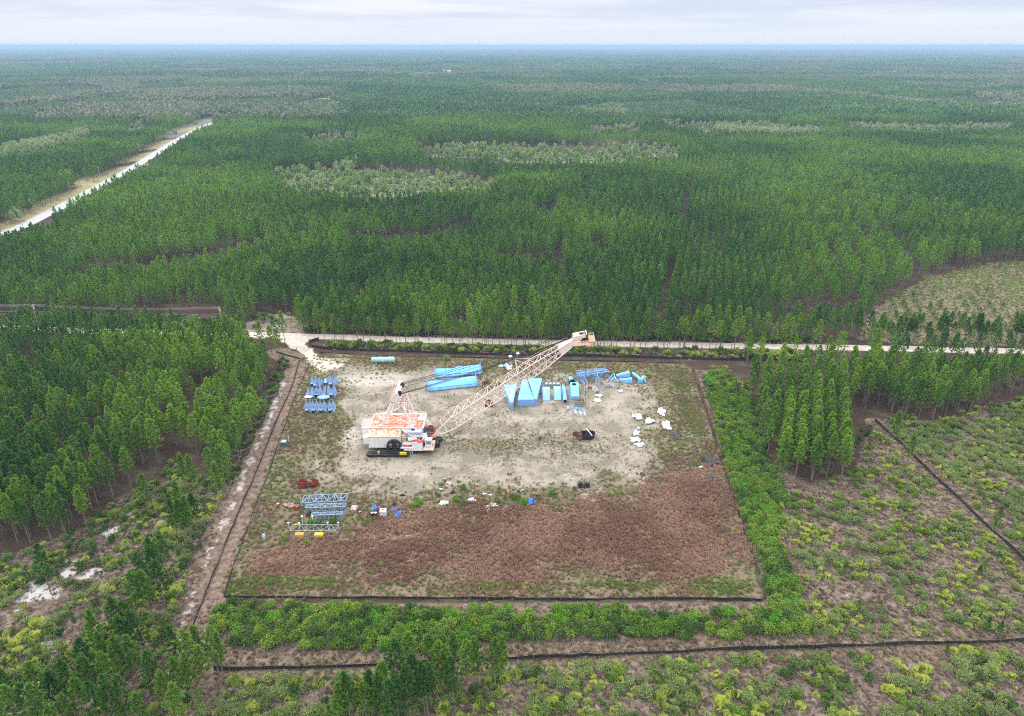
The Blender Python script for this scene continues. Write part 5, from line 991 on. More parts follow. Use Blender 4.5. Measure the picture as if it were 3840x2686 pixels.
# ------------------------------------------------------------------ things stored in the yard
SKY = paint('sky blue paint', (.17, .44, .74), (.11, .34, .66), (.32, .42, .55), scale=.25, amt=.6, rlo=.62, rhi=.75, rscale=.5, rough=.45); SKY2 = paint('pale blue paint', (.22, .38, .66), (.15, .30, .58), (.36, .44, .58), scale=.5, amt=.6, rlo=.6, rhi=.75, rough=.45)
SKYP = paint('blue paint with pink fading', (.20, .42, .70), (.14, .36, .68), (.52, .38, .54), scale=.25, amt=.5, rlo=.54, rhi=.66, rscale=.55, rough=.45); PERI = paint('periwinkle lattice paint', (.20, .36, .62), (.28, .45, .70), scale=.4, rough=.5)
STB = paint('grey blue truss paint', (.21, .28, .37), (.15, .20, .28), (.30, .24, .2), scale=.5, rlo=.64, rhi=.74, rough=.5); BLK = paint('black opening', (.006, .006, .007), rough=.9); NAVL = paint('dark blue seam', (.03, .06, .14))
TARPW = paint('white tarp cloth', (.52, .52, .54), (.36, .36, .38), scale=1.0, rough=.6); TARPB = paint('blue tarp cloth', (.06, .24, .75), (.04, .16, .6), scale=1.2, rough=.5); TARPC = paint('light blue tarp cloth', (.25, .55, .8), rough=.5)
TEAL = paint('pale teal tank', (.26, .42, .42), (.21, .35, .35), (.45, .5, .46), scale=.5, rlo=.62, rhi=.75); BRR = paint('rusty barrel', (.26, .07, .03), (.16, .05, .03)); TANW = paint('tan lid', (.45, .36, .28)); REDS = paint('dark red scrap', (.10, .010, .008), (.16, .025, .02), scale=2, rough=.9, spec=.1); OLDW = paint('weathered grey wood', (.32, .29, .27), (.20, .17, .15), scale=2, rough=.95); TIRE = paint('dull black plastic', (.02, .02, .025), (.06, .06, .07), scale=2, rough=.6)
def gp(a, b, z=0): q = G(a, b, z); return Vector((q[0], q[1], z))
def ang(a, b): return math.atan2(b.y - a.y, b.x - a.x)
# storage tank
a, b = gp(1394, 1361), gp(1482, 1361); L_ = (b - a).length; t = thing('storage_tank', 'pale teal cylindrical fuel tank lying on the grass near the top fence', 'tank', (a + b) / 2, ang(a, b)); M = MB()
prof = [(-L_ / 2, .9), (-L_ / 2 + .12, 1.15), (L_ / 2 - .12, 1.15), (L_ / 2, .9)]
for (xa, ra), (xb, rb) in zip(prof, prof[1:]): M.bar((xa, 0, 1.35), (xb, 0, 1.35), ra, 20, rb)
M.build('shell', TEAL, t, smooth=False)
for xx in (-L_ * .45, -.1 * L_, L_ * .35, L_ * .47): M = MB(); M.bar((xx, 0, 1.35), (xx + .08, 0, 1.35), 1.17, 20); M.build('weld_band', paint('teal band', (.30, .44, .44)), t)
for xx in (-L_ * .3, L_ * .3): M = MB(); M.box((xx, 0, .2), (.5, 2, .5)); M.build('saddle', GREYM, t)
for xx, r_ in ((L_ * .3, .3), (L_ * .4, .18), (-L_ * .1, .14)): M = MB(); M.bar((xx, 0, 2.4), (xx, 0, 2.75), r_, 8); M.build('fitting', WHITE, t)
M = MB(); M.box((L_ * .47, -1.2, .5), (.6, .3, .5)); M.build('valve', paint('red valve', (.6, .04, .05)), t)
M = MB(); M.box((0, -1.16, 1.5), (.45, .02, .4)); M.box((0, -1.12, 1.0), (.4, .02, .3)); M.build('placard', WHITE, t)
# two long blue girder sections
def girder(c0, c1, wid, hh, lab):
    a, b = gp(*c0), gp(*c1); L_ = (b - a).length; t = thing('steel_chute_section', lab, 'chute section', (a + b) / 2, ang(a, b), 'long blue chute sections')
    h2 = L_ / 2; P_ = []
    for k in range(7):
        q = k / 6; P_.append([(-h2, wid * q, .5 + hh * math.sin(q * 1.9) / math.sin(1.6)), (0, wid * q, .5 + hh * math.sin(q * 1.9) / math.sin(1.6) + .05), (h2, wid * q, .5 + hh * math.sin(q * 1.9) / math.sin(1.6) + .15)])
    M = MB(); M.shell(P_, .12); M.build('curved_plate', SKY, t)
    M = MB(); M.slab([(-h2, -.1, .45), (h2, -.1, .45), (h2, wid, .45), (-h2, wid, .45)], [(-h2, -.1, .1), (h2, -.1, .1), (h2, wid, .1), (-h2, wid, .1)]); M.build('bottom_plate', SKY2, t)
    for zz, yy in ((.62, -.2), (1.25, .05)): M = MB(); M.box((0, yy, zz), (L_ * .98, .16, .12)); M.build('stiffener', NAVL if zz > 1 else SKY2, t)
    for sx in (-1, 1):
        M = MB(); O = [(sx * h2, -.3, 0), (sx * h2, -.45, 1.2), (sx * h2, .2, hh * .9 + .5), (sx * h2, wid * .55, hh + 1.0), (sx * h2, wid * .8, hh + 2.0 if sx < 0 else hh + 2.4), (sx * h2, wid, hh + .8), (sx * h2, wid + .2, 0)]; M.slab(O, [(x + sx * .14, y, z) for x, y, z in O]); M.build('end_plate', SKY2, t)
    M = MB(); M.bar((-h2 + .3, wid * .9, hh + 1.0), (-h2 + .45 * L_, wid * .75, hh + .62), .13); M.build('brace_bar', NAVL, t)
    for xx in (-h2 * .55, -h2 * .3, h2 * .25, h2 * .5): M = MB(); M.bar((xx, wid * .5, hh * .8), (xx, wid * .5, hh + 1.3), .07); M.build('lifting_pin', RUSTB, t)
girder((1636, 1420), (1806, 1404), 4.3, 1.9, 'long sky blue chute section lying behind its twin, the farther of the two'); girder((1608, 1469), (1790, 1450), 4.3, 2.0, 'long sky blue chute section lying in front of its twin, the nearer of the two')
# tapered hoppers
def hopper(c, wn, wf, L_, h_, rz, lab, skew=0):
    p = gp(*c); t = thing('steel_hopper', lab, 'hopper', p, rz, 'tapered blue hopper sections'); O = [(-wn / 2, 0), (wn / 2, 0), (wf / 2 + skew, L_), (-wf / 2 + skew, L_)]
    top = [(x, y, h_ + (.0 if y == 0 else .35)) for x, y in O]; lo_ = [(x * .86 + skew * .1, y * .97 + .3, .1) for x, y in O]
    M = MB(); M.slab(top, [(x, y, z - .12) for x, y, z in top]); M.build('top_plate', SKY if 'left' not in lab else SKYP, t)
    for i_, j_ in ((0, 3), (1, 2)): M = MB(); M.slab([top[i_], top[j_], lo_[j_], lo_[i_]], [(v[0] * .94, v[1], v[2] - .02) for v in (top[i_], top[j_], lo_[j_], lo_[i_])]); M.build('side_plate', SKY2, t)
    M = MB(); M.slab([(-wn / 2 - .15, -.1, 0), (wn / 2 + .15, -.1, 0), (wn / 2 + .1, -.1, h_ + .1), (-wn / 2 - .1, -.1, h_ + .1)], [(-wn / 2 - .15, .06, 0), (wn / 2 + .15, .06, 0), (wn / 2 + .1, .06, h_ + .1), (-wn / 2 - .1, .06, h_ + .1)]); M.build('end_plate', SKY2, t)
    M = MB()
    for zz in (.35, h_ * .5, h_ - .25): M.box((0, -.16, zz), (wn + .3, .1, .09))
    M.bar((top[0][0], 0, h_ + .05), (top[3][0], L_, h_ + .4), .1); M.bar((top[1][0], 0, h_ + .05), (top[2][0], L_, h_ + .4), .1); M.bar((top[2][0], L_, h_ + .4), (top[3][0], L_, h_ + .4), .1); M.build('flange', SKY2, t)
hopper((1919, 1536), .9, 5.2, 14.2, 2.8, .05, 'pointed blue hopper, leftmost of the three, half under the boom')
hopper((1972, 1523), 5.8, 1.6, 15.6, 2.6, .02, 'middle blue hopper with its wide square end towards the yard'); hopper((2008, 1520), .8, 5.4, 16.8, 2.5, .0, 'blue hopper that widens away behind the middle one, touching it', .3)
# curved hoods
for (c, lab) in (((2049, 1504), 'blue and pink curved hood plate, left of the pair right of the hoppers'), ((2091, 1502), 'blue and pink curved hood plate, right of the pair beside the blue pipe')):
    t = thing('curved_hood', lab, 'hood plate', gp(*c), 0, 'curved blue hood plates'); P_ = []
    for k in range(9): q = k / 8; P_.append([(-1.3, 5.6 * q, .15 + 3.0 * math.sin(q * 1.75)), (1.3, 5.6 * q, .15 + 3.0 * math.sin(q * 1.75))])
    M = MB(); M.shell(P_, .1); M.build('plate', SKYP, t)
    for sx in (-1.3, 1.3): M = MB(); M.path([(sx, 5.6 * k / 8, .2 + 3.0 * math.sin(k / 8 * 1.75)) for k in range(9)], .1); M.bar((sx, 5.6, 2.9), (sx, 5.8, 0), .09); M.build('edge_rib', SKY2, t)
# big pipe, box with a round hole, elbow
t = thing('steel_pipe', 'long sky blue pipe with a black open end facing the yard', 'pipe', gp(2119, 1513), 0); M = MB(); M.bar((0, 0, .85), (.2, 11.2, .85), .78, 18); M.bar((.2, 11.2, .85), (-.1, 13.6, 1.1), .78, 18, .12); M.build('barrel', SKY, t)
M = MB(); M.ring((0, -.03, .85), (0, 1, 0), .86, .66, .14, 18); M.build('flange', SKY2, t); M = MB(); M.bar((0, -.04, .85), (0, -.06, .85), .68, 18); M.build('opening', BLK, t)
t = thing('steel_duct', 'flat blue duct box with a round black hole in its far end', 'duct', gp(2156, 1500), -.03); M = MB(); M.slab([(-1.6, 0, .1), (1.6, 0, .1), (1.6, 9.5, .1), (-1.6, 9.5, .1)], [(-1.4, 0, 1.5), (1.45, 0, 1.5), (1.7, 9.5, 2.6), (-1.4, 9.5, 2.6)]); M.build('box', SKY, t)
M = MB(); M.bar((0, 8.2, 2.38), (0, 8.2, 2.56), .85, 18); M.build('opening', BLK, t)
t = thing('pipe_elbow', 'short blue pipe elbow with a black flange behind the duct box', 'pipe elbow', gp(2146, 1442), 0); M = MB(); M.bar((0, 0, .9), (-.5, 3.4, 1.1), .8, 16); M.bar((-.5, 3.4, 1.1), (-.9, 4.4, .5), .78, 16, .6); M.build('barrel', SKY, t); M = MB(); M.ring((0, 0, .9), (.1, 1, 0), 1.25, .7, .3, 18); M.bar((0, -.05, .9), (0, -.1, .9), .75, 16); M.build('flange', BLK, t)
# grey battery of four boxes, wooden cage
p = gp(2071, 1450)
for k in range(4):
    t = thing('steel_crate', ['first from the left of the four grey steel crates', 'second from the left of the four grey steel crates', 'third from the left of the four grey steel crates', 'rightmost of the four grey steel crates'][k] + ' behind the curved hoods', 'crate', p + Vector((-2.3 + k * 1.5, 0, 0)), 0, 'grey steel crates'); M = MB(); M.box((0, 0, .75), (1.2, 2.0, 1.3)); M.build('body', paint('grey green crate', (.22, .26, .27), (.15, .18, .19)), t)
    M = MB(); M.box((0, -.3, 1.45), (1.1, .9, .12)); M.box((0, .7, 1.45), (1.0, .5, .1)); M.bar((-.62, -1.02, .05), (-.62, -1.02, 1.6), .07); M.bar((.62, -1.02, .05), (.62, -1.02, 1.6), .07); M.build('frame', GREYM, t)
t = thing('wooden_crate', 'open grey brown slatted crate with scrap inside, standing in front of the duct box', 'crate', gp(2172, 1519), -.02); M = MB()
for k in range(11): M.box((-1.6 + k * .32, -1.2, 1.1), (.24, .08, 2.1)); M.box((-1.6 + k * .32, 1.2, 1.1), (.24, .08, 2.1))
for k in range(8): M.box((-1.65, -1.1 + k * .32, 1.1), (.08, .22, 2.1)); M.box((1.65, -1.1 + k * .32, 1.1), (.08, .22, 2.1))
M.build('slat_wall', OLDW, t); M = MB()
for zz in (.35, 1.2, 2.0): M.box((0, -1.28, zz), (3.5, .08, .16)); M.box((0, 1.28, zz), (3.5, .08, .16))
for sx in (-1, 1):
    for sy in (-1, 1): M.box((1.7 * sx, 1.25 * sy, 1.25), (.16, .16, 2.5))
M.build('frame', OLDW, t); M = MB(); M.box((.7, .3, 1.2), (1.2, 1.2, 1.6), .4, .2); M.box((-.6, -.2, .8), (1.6, .8, 1.0), -.3); M.build('scrap', RUSTB, t)
# small blue brackets
r5 = random.Random(5)
for k in range(9):
    p = gp(2146 + k * 5.8, 1530 + (k % 3) * 7 + k * 1.0); a_ = 1.1 + r5.uniform(-.3, .3); t = MB(); L_ = 2.6
    t.box((0, 0, .12), (L_, .5, .08)); t.box((0, .25, .25), (L_, .07, .3))
    for j in range(4): t.box((-L_ / 2 + .25 + j * .45, .1, .3), (.1, .3, .3))
    tag(t.build('steel_bracket', [SKY, SKY2, WHITE][k % 3], None, (p.x, p.y, 0)), 'short blue toothed bracket in the loose row in front of the slatted crate', 'bracket', 'blue brackets by the crate').rotation_euler = (0, 0, -a_)
M = MB(); M.box((0, 0, .3), (.8, 2.2, .5)); M.box((0, -.2, .6), (.6, 1.6, .1)); tag(M.build('grate', GREYM, None, gp(2130, 1534)), 'small grey grate left of the blue brackets', 'grate')
# lattice sections
def lattice(p0, p1, w, h_, n, mat, lab, name='lattice_section', r_=.09, z=.15, grp=None, tri=False, gus=False):
    a, b = gp(*p0), gp(*p1); L_ = (b - a).length; t = thing(name, lab, 'steel truss', a, ang(a, b), grp); C_ = [(0, 0), (w, 0), (w, h_), (0, h_)] if not tri else [(0, 0), (w, 0), (w / 2, h_)]
    for (y, zz) in C_: M = MB(); M.bar((0, y, z + zz), (L_, y, z + zz), r_, 5); M.build('chord', mat, t)
    M = MB(); m = len(C_)
    for k in range(n + 1):
        xa = L_ * k / n
        for j in range(m):
            y1_, z1_ = C_[j]; y2_, z2_ = C_[(j + 1) % m]; M.bar((xa, y1_, z + z1_), (xa, y2_, z + z2_), r_ * .62)
            if k < n:
                xb = L_ * (k + 1) / n; A_, B_ = ((y1_, z1_), (y2_, z2_)) if k % 2 else ((y2_, z2_), (y1_, z1_)); M.bar((xa, A_[0], z + A_[1]), (xb, B_[0], z + B_[1]), r_ * .7)
    M.build('lacing', mat, t)
    if gus:
        for k in range(n // 2 + 1): M = MB(); M.box((L_ * k * 2 / n, -.06, z + h_), (.9, .12, .6)); M.box((L_ * k * 2 / n, -.06, z + .2), (.7, .12, .5)); M.build('gusset_plate', STB, t)
    return t
lattice((2170, 1431), (2284, 1413), 2.2, 2.2, 9, PERI, 'nearer of the two long periwinkle lattice sections lying side by side', grp='periwinkle lattice sections'); lattice((2167, 1416), (2274, 1406), 2.0, 1.9, 8, PERI, 'farther of the two long periwinkle lattice sections lying side by side', grp='periwinkle lattice sections')
lattice((2207, 1450), (2186, 1407), 1.0, 1.6, 6, PERI, 'slim blue lattice piece lying crosswise under the long lattice sections', tri=True)
lattice((2250, 1442), (2240, 1398), 1.4, 2.2, 5, PERI, 'blue lattice piece poking up behind the long lattice sections', tri=True)
def aframe(pts, lab, z=.3):
    P_ = [gp(*q) for q in pts]; o = P_[0]; t = MB(); Q = [p - o + Vector((0, 0, z + .8 * (i_ == 1))) for i_, p in enumerate(P_)]; t.path(Q + [Q[0]], .17, 4); t.bar(Q[0].lerp(Q[1], .5), Q[0].lerp(Q[2], .5), .1); t.bar(Q[1].lerp(Q[2], .5), Q[0].lerp(Q[2], .5), .08); tag(t.build('steel_triangle', SKY, None, (o.x, o.y, 0)), lab, 'steel frame')
aframe([(2284, 1421), (2301, 1411), (2311, 1428)], 'blue triangular frame at the right end of the lattice sections'); aframe([(2290, 1431), (2302, 1423), (2318, 1436)], 'flat blue triangular frame nearer the yard than its twin')
# tapered blue legs
for (p0, p1, lab) in (((2312, 1415), (2362, 1412), 'tapered blue box section, the farther of the two on the right'), ((2323, 1431), (2370, 1437), 'tapered blue box section, the nearer of the two on the right')):
    a, b = gp(*p0), gp(*p1); L_ = (b - a).length; t = thing('box_section', lab, 'box section', a, ang(a, b), 'tapered blue box sections'); M = MB()
    M.slab([(0, -.3, .25), (0, .9, .25), (0, .9, .8), (0, -.3, .8)], [(L_, -.9, .1), (L_, 1.7, .1), (L_ - .2, 1.3, 1.9), (L_ - .2, -.5, 1.9)]); M.build('body', SKY, t)
    M = MB(); M.slab([(L_ * .2, -.05, 1.04), (L_ * .2, .35, 1.06), (L_ * .48, .5, 1.36), (L_ * .48, -.2, 1.34)], [(L_ * .2, -.05, 1.1), (L_ * .2, .35, 1.12), (L_ * .48, .5, 1.42), (L_ * .48, -.2, 1.40)]); M.build('slot', paint('mauve slot', (.34, .26, .42)), t); M = MB(); M.box((L_ * .5, -.75, .2), (L_ * .9, .1, .25)); M.build('flange', SKY2, t)
t = thing('steel_post', 'stout blue post leaning on a square foot, right of the box sections', 'post', gp(2402, 1437), 0); M = MB(); M.box((0, .3, .9), (1.9, 1.4, 1.8)); M.build('foot', SKY, t); M = MB(); M.bar((-.2, .9, 1.5), (-2.0, 6.2, 1.3), .62, 14); M.build('tube', SKY, t)
t = thing('steel_post', 'smaller blue post with bolted ends, rightmost of the blue steel', 'post', gp(2420, 1438), 0); M = MB(); M.box((-1.1, 2.2, .9), (1.0, .9, 1.2)); M.box((-.1, 3.6, .7), (1.4, 1.6, 1.1), .3); M.build('bracket', SKY, t); M = MB(); M.bar((.2, -.2, .6), (-.4, 4.4, .8), .3, 10); M.bar((-.9, .6, .5), (-1.0, 3.4, .7), .3, 10); M.build('tube', SKY2, t)
M = MB(); M.path([(-1.8, -.4, .15), (0, .05, .2), (2, .35, .15)], .14, 6); M.bar((-1.95, -.45, .15), (-1.8, -.4, .15), .2, 6); tag(M.build('pipe', paint('lilac pipe', (.5, .48, .56)), None, gp(2385, 1446)), 'thin pale pipe lying in front of the blue posts', 'pipe')
# troughs and wire heap
def trough(c, L_, w, rz, mat, lab):
    t = thing('trough', lab, 'trough', gp(*c), rz, None); M = MB(); h_ = .8
    M.box((0, 0, .1), (w, L_, .1)); M.box((-w / 2, 0, .45), (.08, L_, .8)); M.box((w / 2, 0, .45), (.08, L_, .8)); M.box((0, -L_ / 2, .45), (w, .08, .8)); M.box((0, L_ / 2, .45), (w, .08, .8)); M.build('shell', mat, t); M = MB(); M.box((0, L_ * .15, .5), (w * .6, L_ * .5, .3)); M.build('filling', OLDW, t)
trough((2197, 1460), 4.2, 1.1, -.18, paint('pale green trough', (.50, .52, .44)), 'pale green and white open trough, under the hoist cable'); trough((2229, 1461), 4.0, 1.6, .25, paint('pinkish white trough', (.62, .54, .54)), 'pinkish white trough to the right of the red box')
M = MB(); M.box((0, 0, .5), (1.1, 1.5, 1.0), .15); M.box((0, 0, 1.03), (1.2, 1.6, .08), .15); tag(M.build('tool_box', paint('dull red box', (.38, .12, .09)), None, gp(2213, 1456)), 'dull red box between the two troughs', 'box')
for k, (c, rz, n, lab) in enumerate([((2281, 1452), .25, 13, 'heap of grey wire coils beside a white tarp'), ((2246, 1450), 1.2, 6, 'grey coil and lattice scrap left of the wire heap'), ((2262, 1457), .6, 8, 'bundle of long grey tubes lying in front of the wire heap')]):
    M = MB()
    for j in range(n):
        if k == 2: M.bar((-2.4 + .1 * j, .3 * j - 1, .1 + .05 * j), (2.6, -1.6 + .28 * j, .15 + .05 * j), .07)
        else: M.ring((-1.6 + j * 3.2 / n, .15 * math.sin(j * 2), .75), (1, .2, .25), .95 if k == 0 else .6, .86 if k == 0 else .5, .08, 12)
    o = M.build('wire_scrap', GREYM, None, gp(*c)); o.rotation_euler = (0, 0, rz); tag(o, lab, 'scrap')
# fin shaped chute liners in three rows
def fin_outline(h_, w, waist): return [(-.10, 0), (.10, 0), (.22 * w, h_ * .12), (w * .5, h_ * .34), (w * .46, h_ * .5), (w * .26, h_ * .68), (.08, h_ * .86), (.02, h_), (-.06, h_), (-.12, h_ * .84), (-w * .34, h_ * .66), (-w * .55, h_ * .5), (-w * .5, h_ * .34), (-w * .25, h_ * .14)]
LINER = paint('lilac blue liner', (.25, .40, .68), (.32, .48, .76), (.48, .50, .66), scale=.35, amt=.9, rlo=.6, rhi=.75, rough=.45)
def liner(c, h_, w, kind, lab, grp):
    t = thing('chute_liner', lab, 'chute liner', gp(*c), 0, grp)
    for k, (dx, hh) in enumerate(((-.75, h_ * .94), (.62, h_))):
        if kind == 1 and k == 0: continue
        O = fin_outline(hh, w, .4) if kind != 2 else [(-.3, .4), (.45, .4), (.62, hh * .3), (.75, hh * .55), (.9, hh * .8), (.85, hh), (.5, hh * .93), (.05, hh * .75), (-.25, hh * .5), (-.42, hh * .25)]
        P_ = [(dx + x, .25 * math.sin(z / hh * 3.1), z + .05) for x, z in O]; M = MB(); M.slab([(x, y - .35 * abs(x - dx) * 0, z) for x, y, z in P_], [(x, y + .1, z) for x, y, z in P_])
        M.build('fin', LINER, t)
        M = MB(); M.slab([(dx - .04, -.02, hh * .1), (dx - .04, .28, hh * .96), (dx - .04, 1.1, hh * .5), (dx - .04, .7, .3)], [(dx + .04, -.02, hh * .1), (dx + .04, .28, hh * .96), (dx + .04, 1.1, hh * .5), (dx + .04, .7, .3)]); M.build('back_web', SKY2, t)
    M = MB(); M.slab([(-1.5, -.2, 1.1), (-.3, -.2, 1.1), (-.5, .9, 2.4), (-1.2, .9, 2.4)], [(-1.5, .9, 1.1), (-.3, .9, 1.1), (-.5, 1.2, 2.4), (-1.2, 1.2, 2.4)])
    for xx in (-1.45, -.35, .2): M.box((xx, -.1, .55), (.09, .09, 1.1)); M.box((xx, .9, .55), (.09, .09, 1.1))
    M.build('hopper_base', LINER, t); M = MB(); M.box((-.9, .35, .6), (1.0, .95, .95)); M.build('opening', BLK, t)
    if kind != 1: M = MB(); M.path([(-1.3, -.12, h_ * .48), (-.2, -.2, h_ * .46), (.5, -.12, h_ * .5)], .03); M.bar((-.75, .1, h_ * .93), (.62, .1, h_ * .97), .03); M.build('strap', GREYM, t)
    if kind == 2: M = MB(); M.slab([(1.0, 0, .5), (1.9, .4, 1.6), (2.2, .6, h_ * .62), (1.4, .3, h_ * .6)], [(1.0, .15, .5), (1.9, .55, 1.6), (2.2, .75, h_ * .62), (1.4, .45, h_ * .6)]); M.build('side_wing', SKY, t)
for k, (px, kd) in enumerate(((1160, 0), (1185, 0), (1213, 0), (1247, 0))): liner((px, 1549), 5.6, 1.5, kd, ['leftmost', 'second from the left', 'third from the left', 'rightmost'][k] + ' pair of pointed blue liner fins in the front row', 'chute liners, front row')
for k, (px, kd) in enumerate(((1163, 2), (1197, 0), (1225, 2), (1251, 1))): liner((px, 1494 + (2 if k < 1 else -3)), [5.0, 5.2, 5.4, 5.6][k], 1.5, kd, ['leftmost', 'second from the left', 'third from the left', 'rightmost'][k] + ' of the blue liner pieces in the middle row', 'chute liners, middle row')
for k, (px, kd) in enumerate(((1180, 0), (1190, 2), (1229, 1), (1249, 2))): liner((px, [1449, 1455, 1446, 1450][k]), [4.4, 4.6, 3.4, 4.8][k], 1.4, kd, ['leftmost', 'second from the left', 'third and shortest', 'rightmost'][k] + ' of the blue liner pieces in the back row', 'chute liners, back row')
for c, rx, lab in (((1158, 1502), 1.5, 'pale white blue oval plate at the left behind the front row of fins'), ((1215, 1503), 2.3, 'large pale blue oval plate with a hole behind the front row of fins')):
    M = MB(); M.prism([(rx * math.cos(k * .3142), rx * .62 * math.sin(k * .3142)) for k in range(20)], 1.45, 1.6); M.box((-rx * .5, 0, .72), (.2, .2, 1.44)); M.box((rx * .5, 0, .72), (.2, .2, 1.44)); M.box((0, rx * .4, .72), (.2, .2, 1.44)); tag(M.build('oval_plate', SKY2 if rx > 2 else paint('chalky plate', (.62, .68, .76)), None, gp(*c)), lab, 'steel plate')
M = MB(); M.ring((0, 0, .3), (.2, 1, .3), .45, .2, .3, 12); tag(M.build('tyre', TIRE, None, gp(1216, 1549)), 'small black tyre lying against the front row of fins', 'tyre')
# rusty winch parts
for k, (c, r_, a_, lab) in enumerate([((1817, 1462), 1.1, .3, 'big rusty spool nearest the yard of the rusty group by the boom'), ((1820, 1443), 1.0, .9, 'rusty spool at the upper left of the rusty group'), ((1833, 1445), 1.1, 1.3, 'tall rusty spool in the middle of the rusty group'), ((1841, 1458), 1.0, 0, 'rusty spool at the lower right of the rusty group'), ((1866, 1446), .9, .6, 'rusty spool at the right, half behind the boom')]):
    t = thing('rusty_spool', lab, 'spool', gp(*c), a_, 'rusty spools by the boom'); M = MB(); M.bar((-.7, 0, r_), (.7, 0, r_), .5, 12); M.build('core', RUSTB, t)
    for sx in (-.75, .75):
        M = MB(); M.ring((sx, 0, r_), (1, 0, 0), r_, r_ * .72, .14, 16)
        for j in range(5): q = j * 1.257; M.bar((sx, 0, r_), (sx, r_ * .85 * math.cos(q), r_ + r_ * .85 * math.sin(q)), .09)
        M.build('flange', RUSTB, t)
t = thing('rusty_steel_box', 'dark rusty open steel box standing under the boom', 'steel box', gp(1832, 1521), 0); M = MB(); M.box((0, 0, .1), (3.0, 2.2, .2)); M.box((-1.45, 0, 1), (.12, 2.2, 1.9)); M.box((1.45, 0, 1), (.12, 2.2, 1.9)); M.box((0, 1.05, 1), (3.0, .12, 1.9)); M.build('wall', RUSTB, t); M = MB(); M.box((.3, -.1, .8), (1.6, 1.2, 1.2), .3); M.box((0, -1.05, 1.0), (2.9, .12, .3)); M.build('inner_part', BRR, t)
M = MB(); M.ring((0, 0, .7), (.3, 1, 0), .8, .3, .5, 14); tag(M.build('rusty_sheave', RUSTB, None, gp(2004, 1421)), 'rusty wheel just behind the widest blue hopper', 'wheel')
# tarps: crumpled cloth heaps
def tarp(c0, c1, hh, seed, mat, lab, grp=None, name='tarp', n=22, hole=.12):
    """irregular crumpled sheet between two photo corners"""
    a, b = gp(c0[0], c0[1]), gp(c1[0], c1[1]); cx_, cy_ = (a + b).x / 2, (a.y + b.y) / 2; rx, ry = abs(b.x - a.x) / 2, abs(b.y - a.y) / 2; q = np.linspace(-1, 1, n); U, Vv = np.meshgrid(q, q); an = np.arctan2(Vv, U); rr = np.hypot(U, Vv)
    lim = .62 + .75 * (vnoise(np.cos(an) * 1.6 + seed * 7, np.sin(an) * 1.6, .9, seed) - .3); z = hh * 1.35 * (.1 + 2.0 * np.abs(vnoise(U * 3.2 + seed, Vv * 3.2, 1, seed) - .5) + .6 * vnoise(U * 7, Vv * 7, 1, seed + 1)) * np.clip(1.15 - rr / lim, 0.0, 1) ** .6 + .03
    M = MB(); id_ = {}; 
    for i_ in range(n):
        for j in range(n):
            if rr[i_, j] < lim[i_, j]: id_[i_, j] = len(M.v); M.v.append((U[i_, j] * rx + .12 * z[i_, j], Vv[i_, j] * ry, float(z[i_, j])))
    for i_ in range(n - 1):
        for j in range(n - 1):
            k = [(i_, j), (i_, j + 1), (i_ + 1, j + 1), (i_ + 1, j)]
            if all(x in id_ for x in k): M.f.append(tuple(id_[x] for x in k))
    used = sorted({v for f in M.f for v in f}); mp = {v: i2 for i2, v in enumerate(used)}; M.v = [M.v[v] for v in used]; M.f = [tuple(mp[v] for v in f) for f in M.f]
    o = M.build(name, mat, None, (cx_, cy_, 0)); sol = o.modifiers.new('thickness', 'SOLIDIFY'); sol.thickness = .03; return tag(o, lab, 'tarp' if name == 'tarp' else 'scrap', grp)
gr = 'white tarps on the right of the yard'
for k, (c0, c1, hh, lab) in enumerate([((2283, 1441), (2311, 1455), .5, 'white tarp lying against the heap of wire coils'), ((2312, 1461), (2345, 1474), .4, 'torn white tarp right of the wire heap'), ((2226, 1479), (2270, 1494), .5, 'farther of two white tarps lying one before the other right of the hoist cable'), ((2220, 1494), (2267, 1511), .5, 'nearer of two white tarps lying one before the other right of the hoist cable'),
    ((2366, 1549), (2416, 1582), .7, 'round white tarp heap at the left of the big tarp group'), ((2406, 1566), (2476, 1600), .8, 'large white tarp heap in the middle of the big tarp group'), ((2462, 1574), (2532, 1622), .9, 'long pale tarp heap at the right of the big tarp group'), ((2450, 1525), (2512, 1568), .8, 'whitish tarp heap behind the big tarp group'), ((2384, 1599), (2404, 1616), .5, 'small white tarp between the upper and lower tarp heaps'),
    ((2362, 1610), (2412, 1642), .7, 'folded white tarp at the top of the lower tarp heaps'), ((2350, 1636), (2416, 1668), .7, 'broad white tarp in the middle of the lower tarp heaps'), ((2370, 1658), (2426, 1682), .6, 'white tarp spread at the bottom of the lower tarp heaps'), ((1868, 1367), (1890, 1380), .5, 'small white tarp left of the light blue one near the top fence'), ((1894, 1368), (1928, 1396), .9, 'white tarp right of the light blue one near the top fence')]): tarp(c0, c1, hh, 30 + k, TARPW, lab, gr)
tarp((1886, 1364), (1914, 1384), 1.0, 51, TARPC, 'light blue tarp bundled near the top fence'); tarp((1970, 1872), (2004, 1900), 1.0, 52, TARPB, 'bright blue tarp beside a green bush at the edge of the broomsedge'); tarp((1998, 1880), (2014, 1890), .5, 53, TARPB, 'small blue tarp scrap right of the bright blue tarp')
tarp((1393, 1895), (1416, 1922), .5, 54, TARPB, 'narrow blue tarp behind the two black barrels'); 
for k, (c0, c1, lab) in enumerate([((1466, 1905), (1494, 1920), 'upper part of the S-shaped blue tarp'), ((1484, 1916), (1504, 1938), 'blue tarp bend right of the white tank'), ((1474, 1932), (1500, 1944), 'blue tarp end right of the white tank')]): tarp(c0, c1, .7, 60 + k, TARPB, lab)
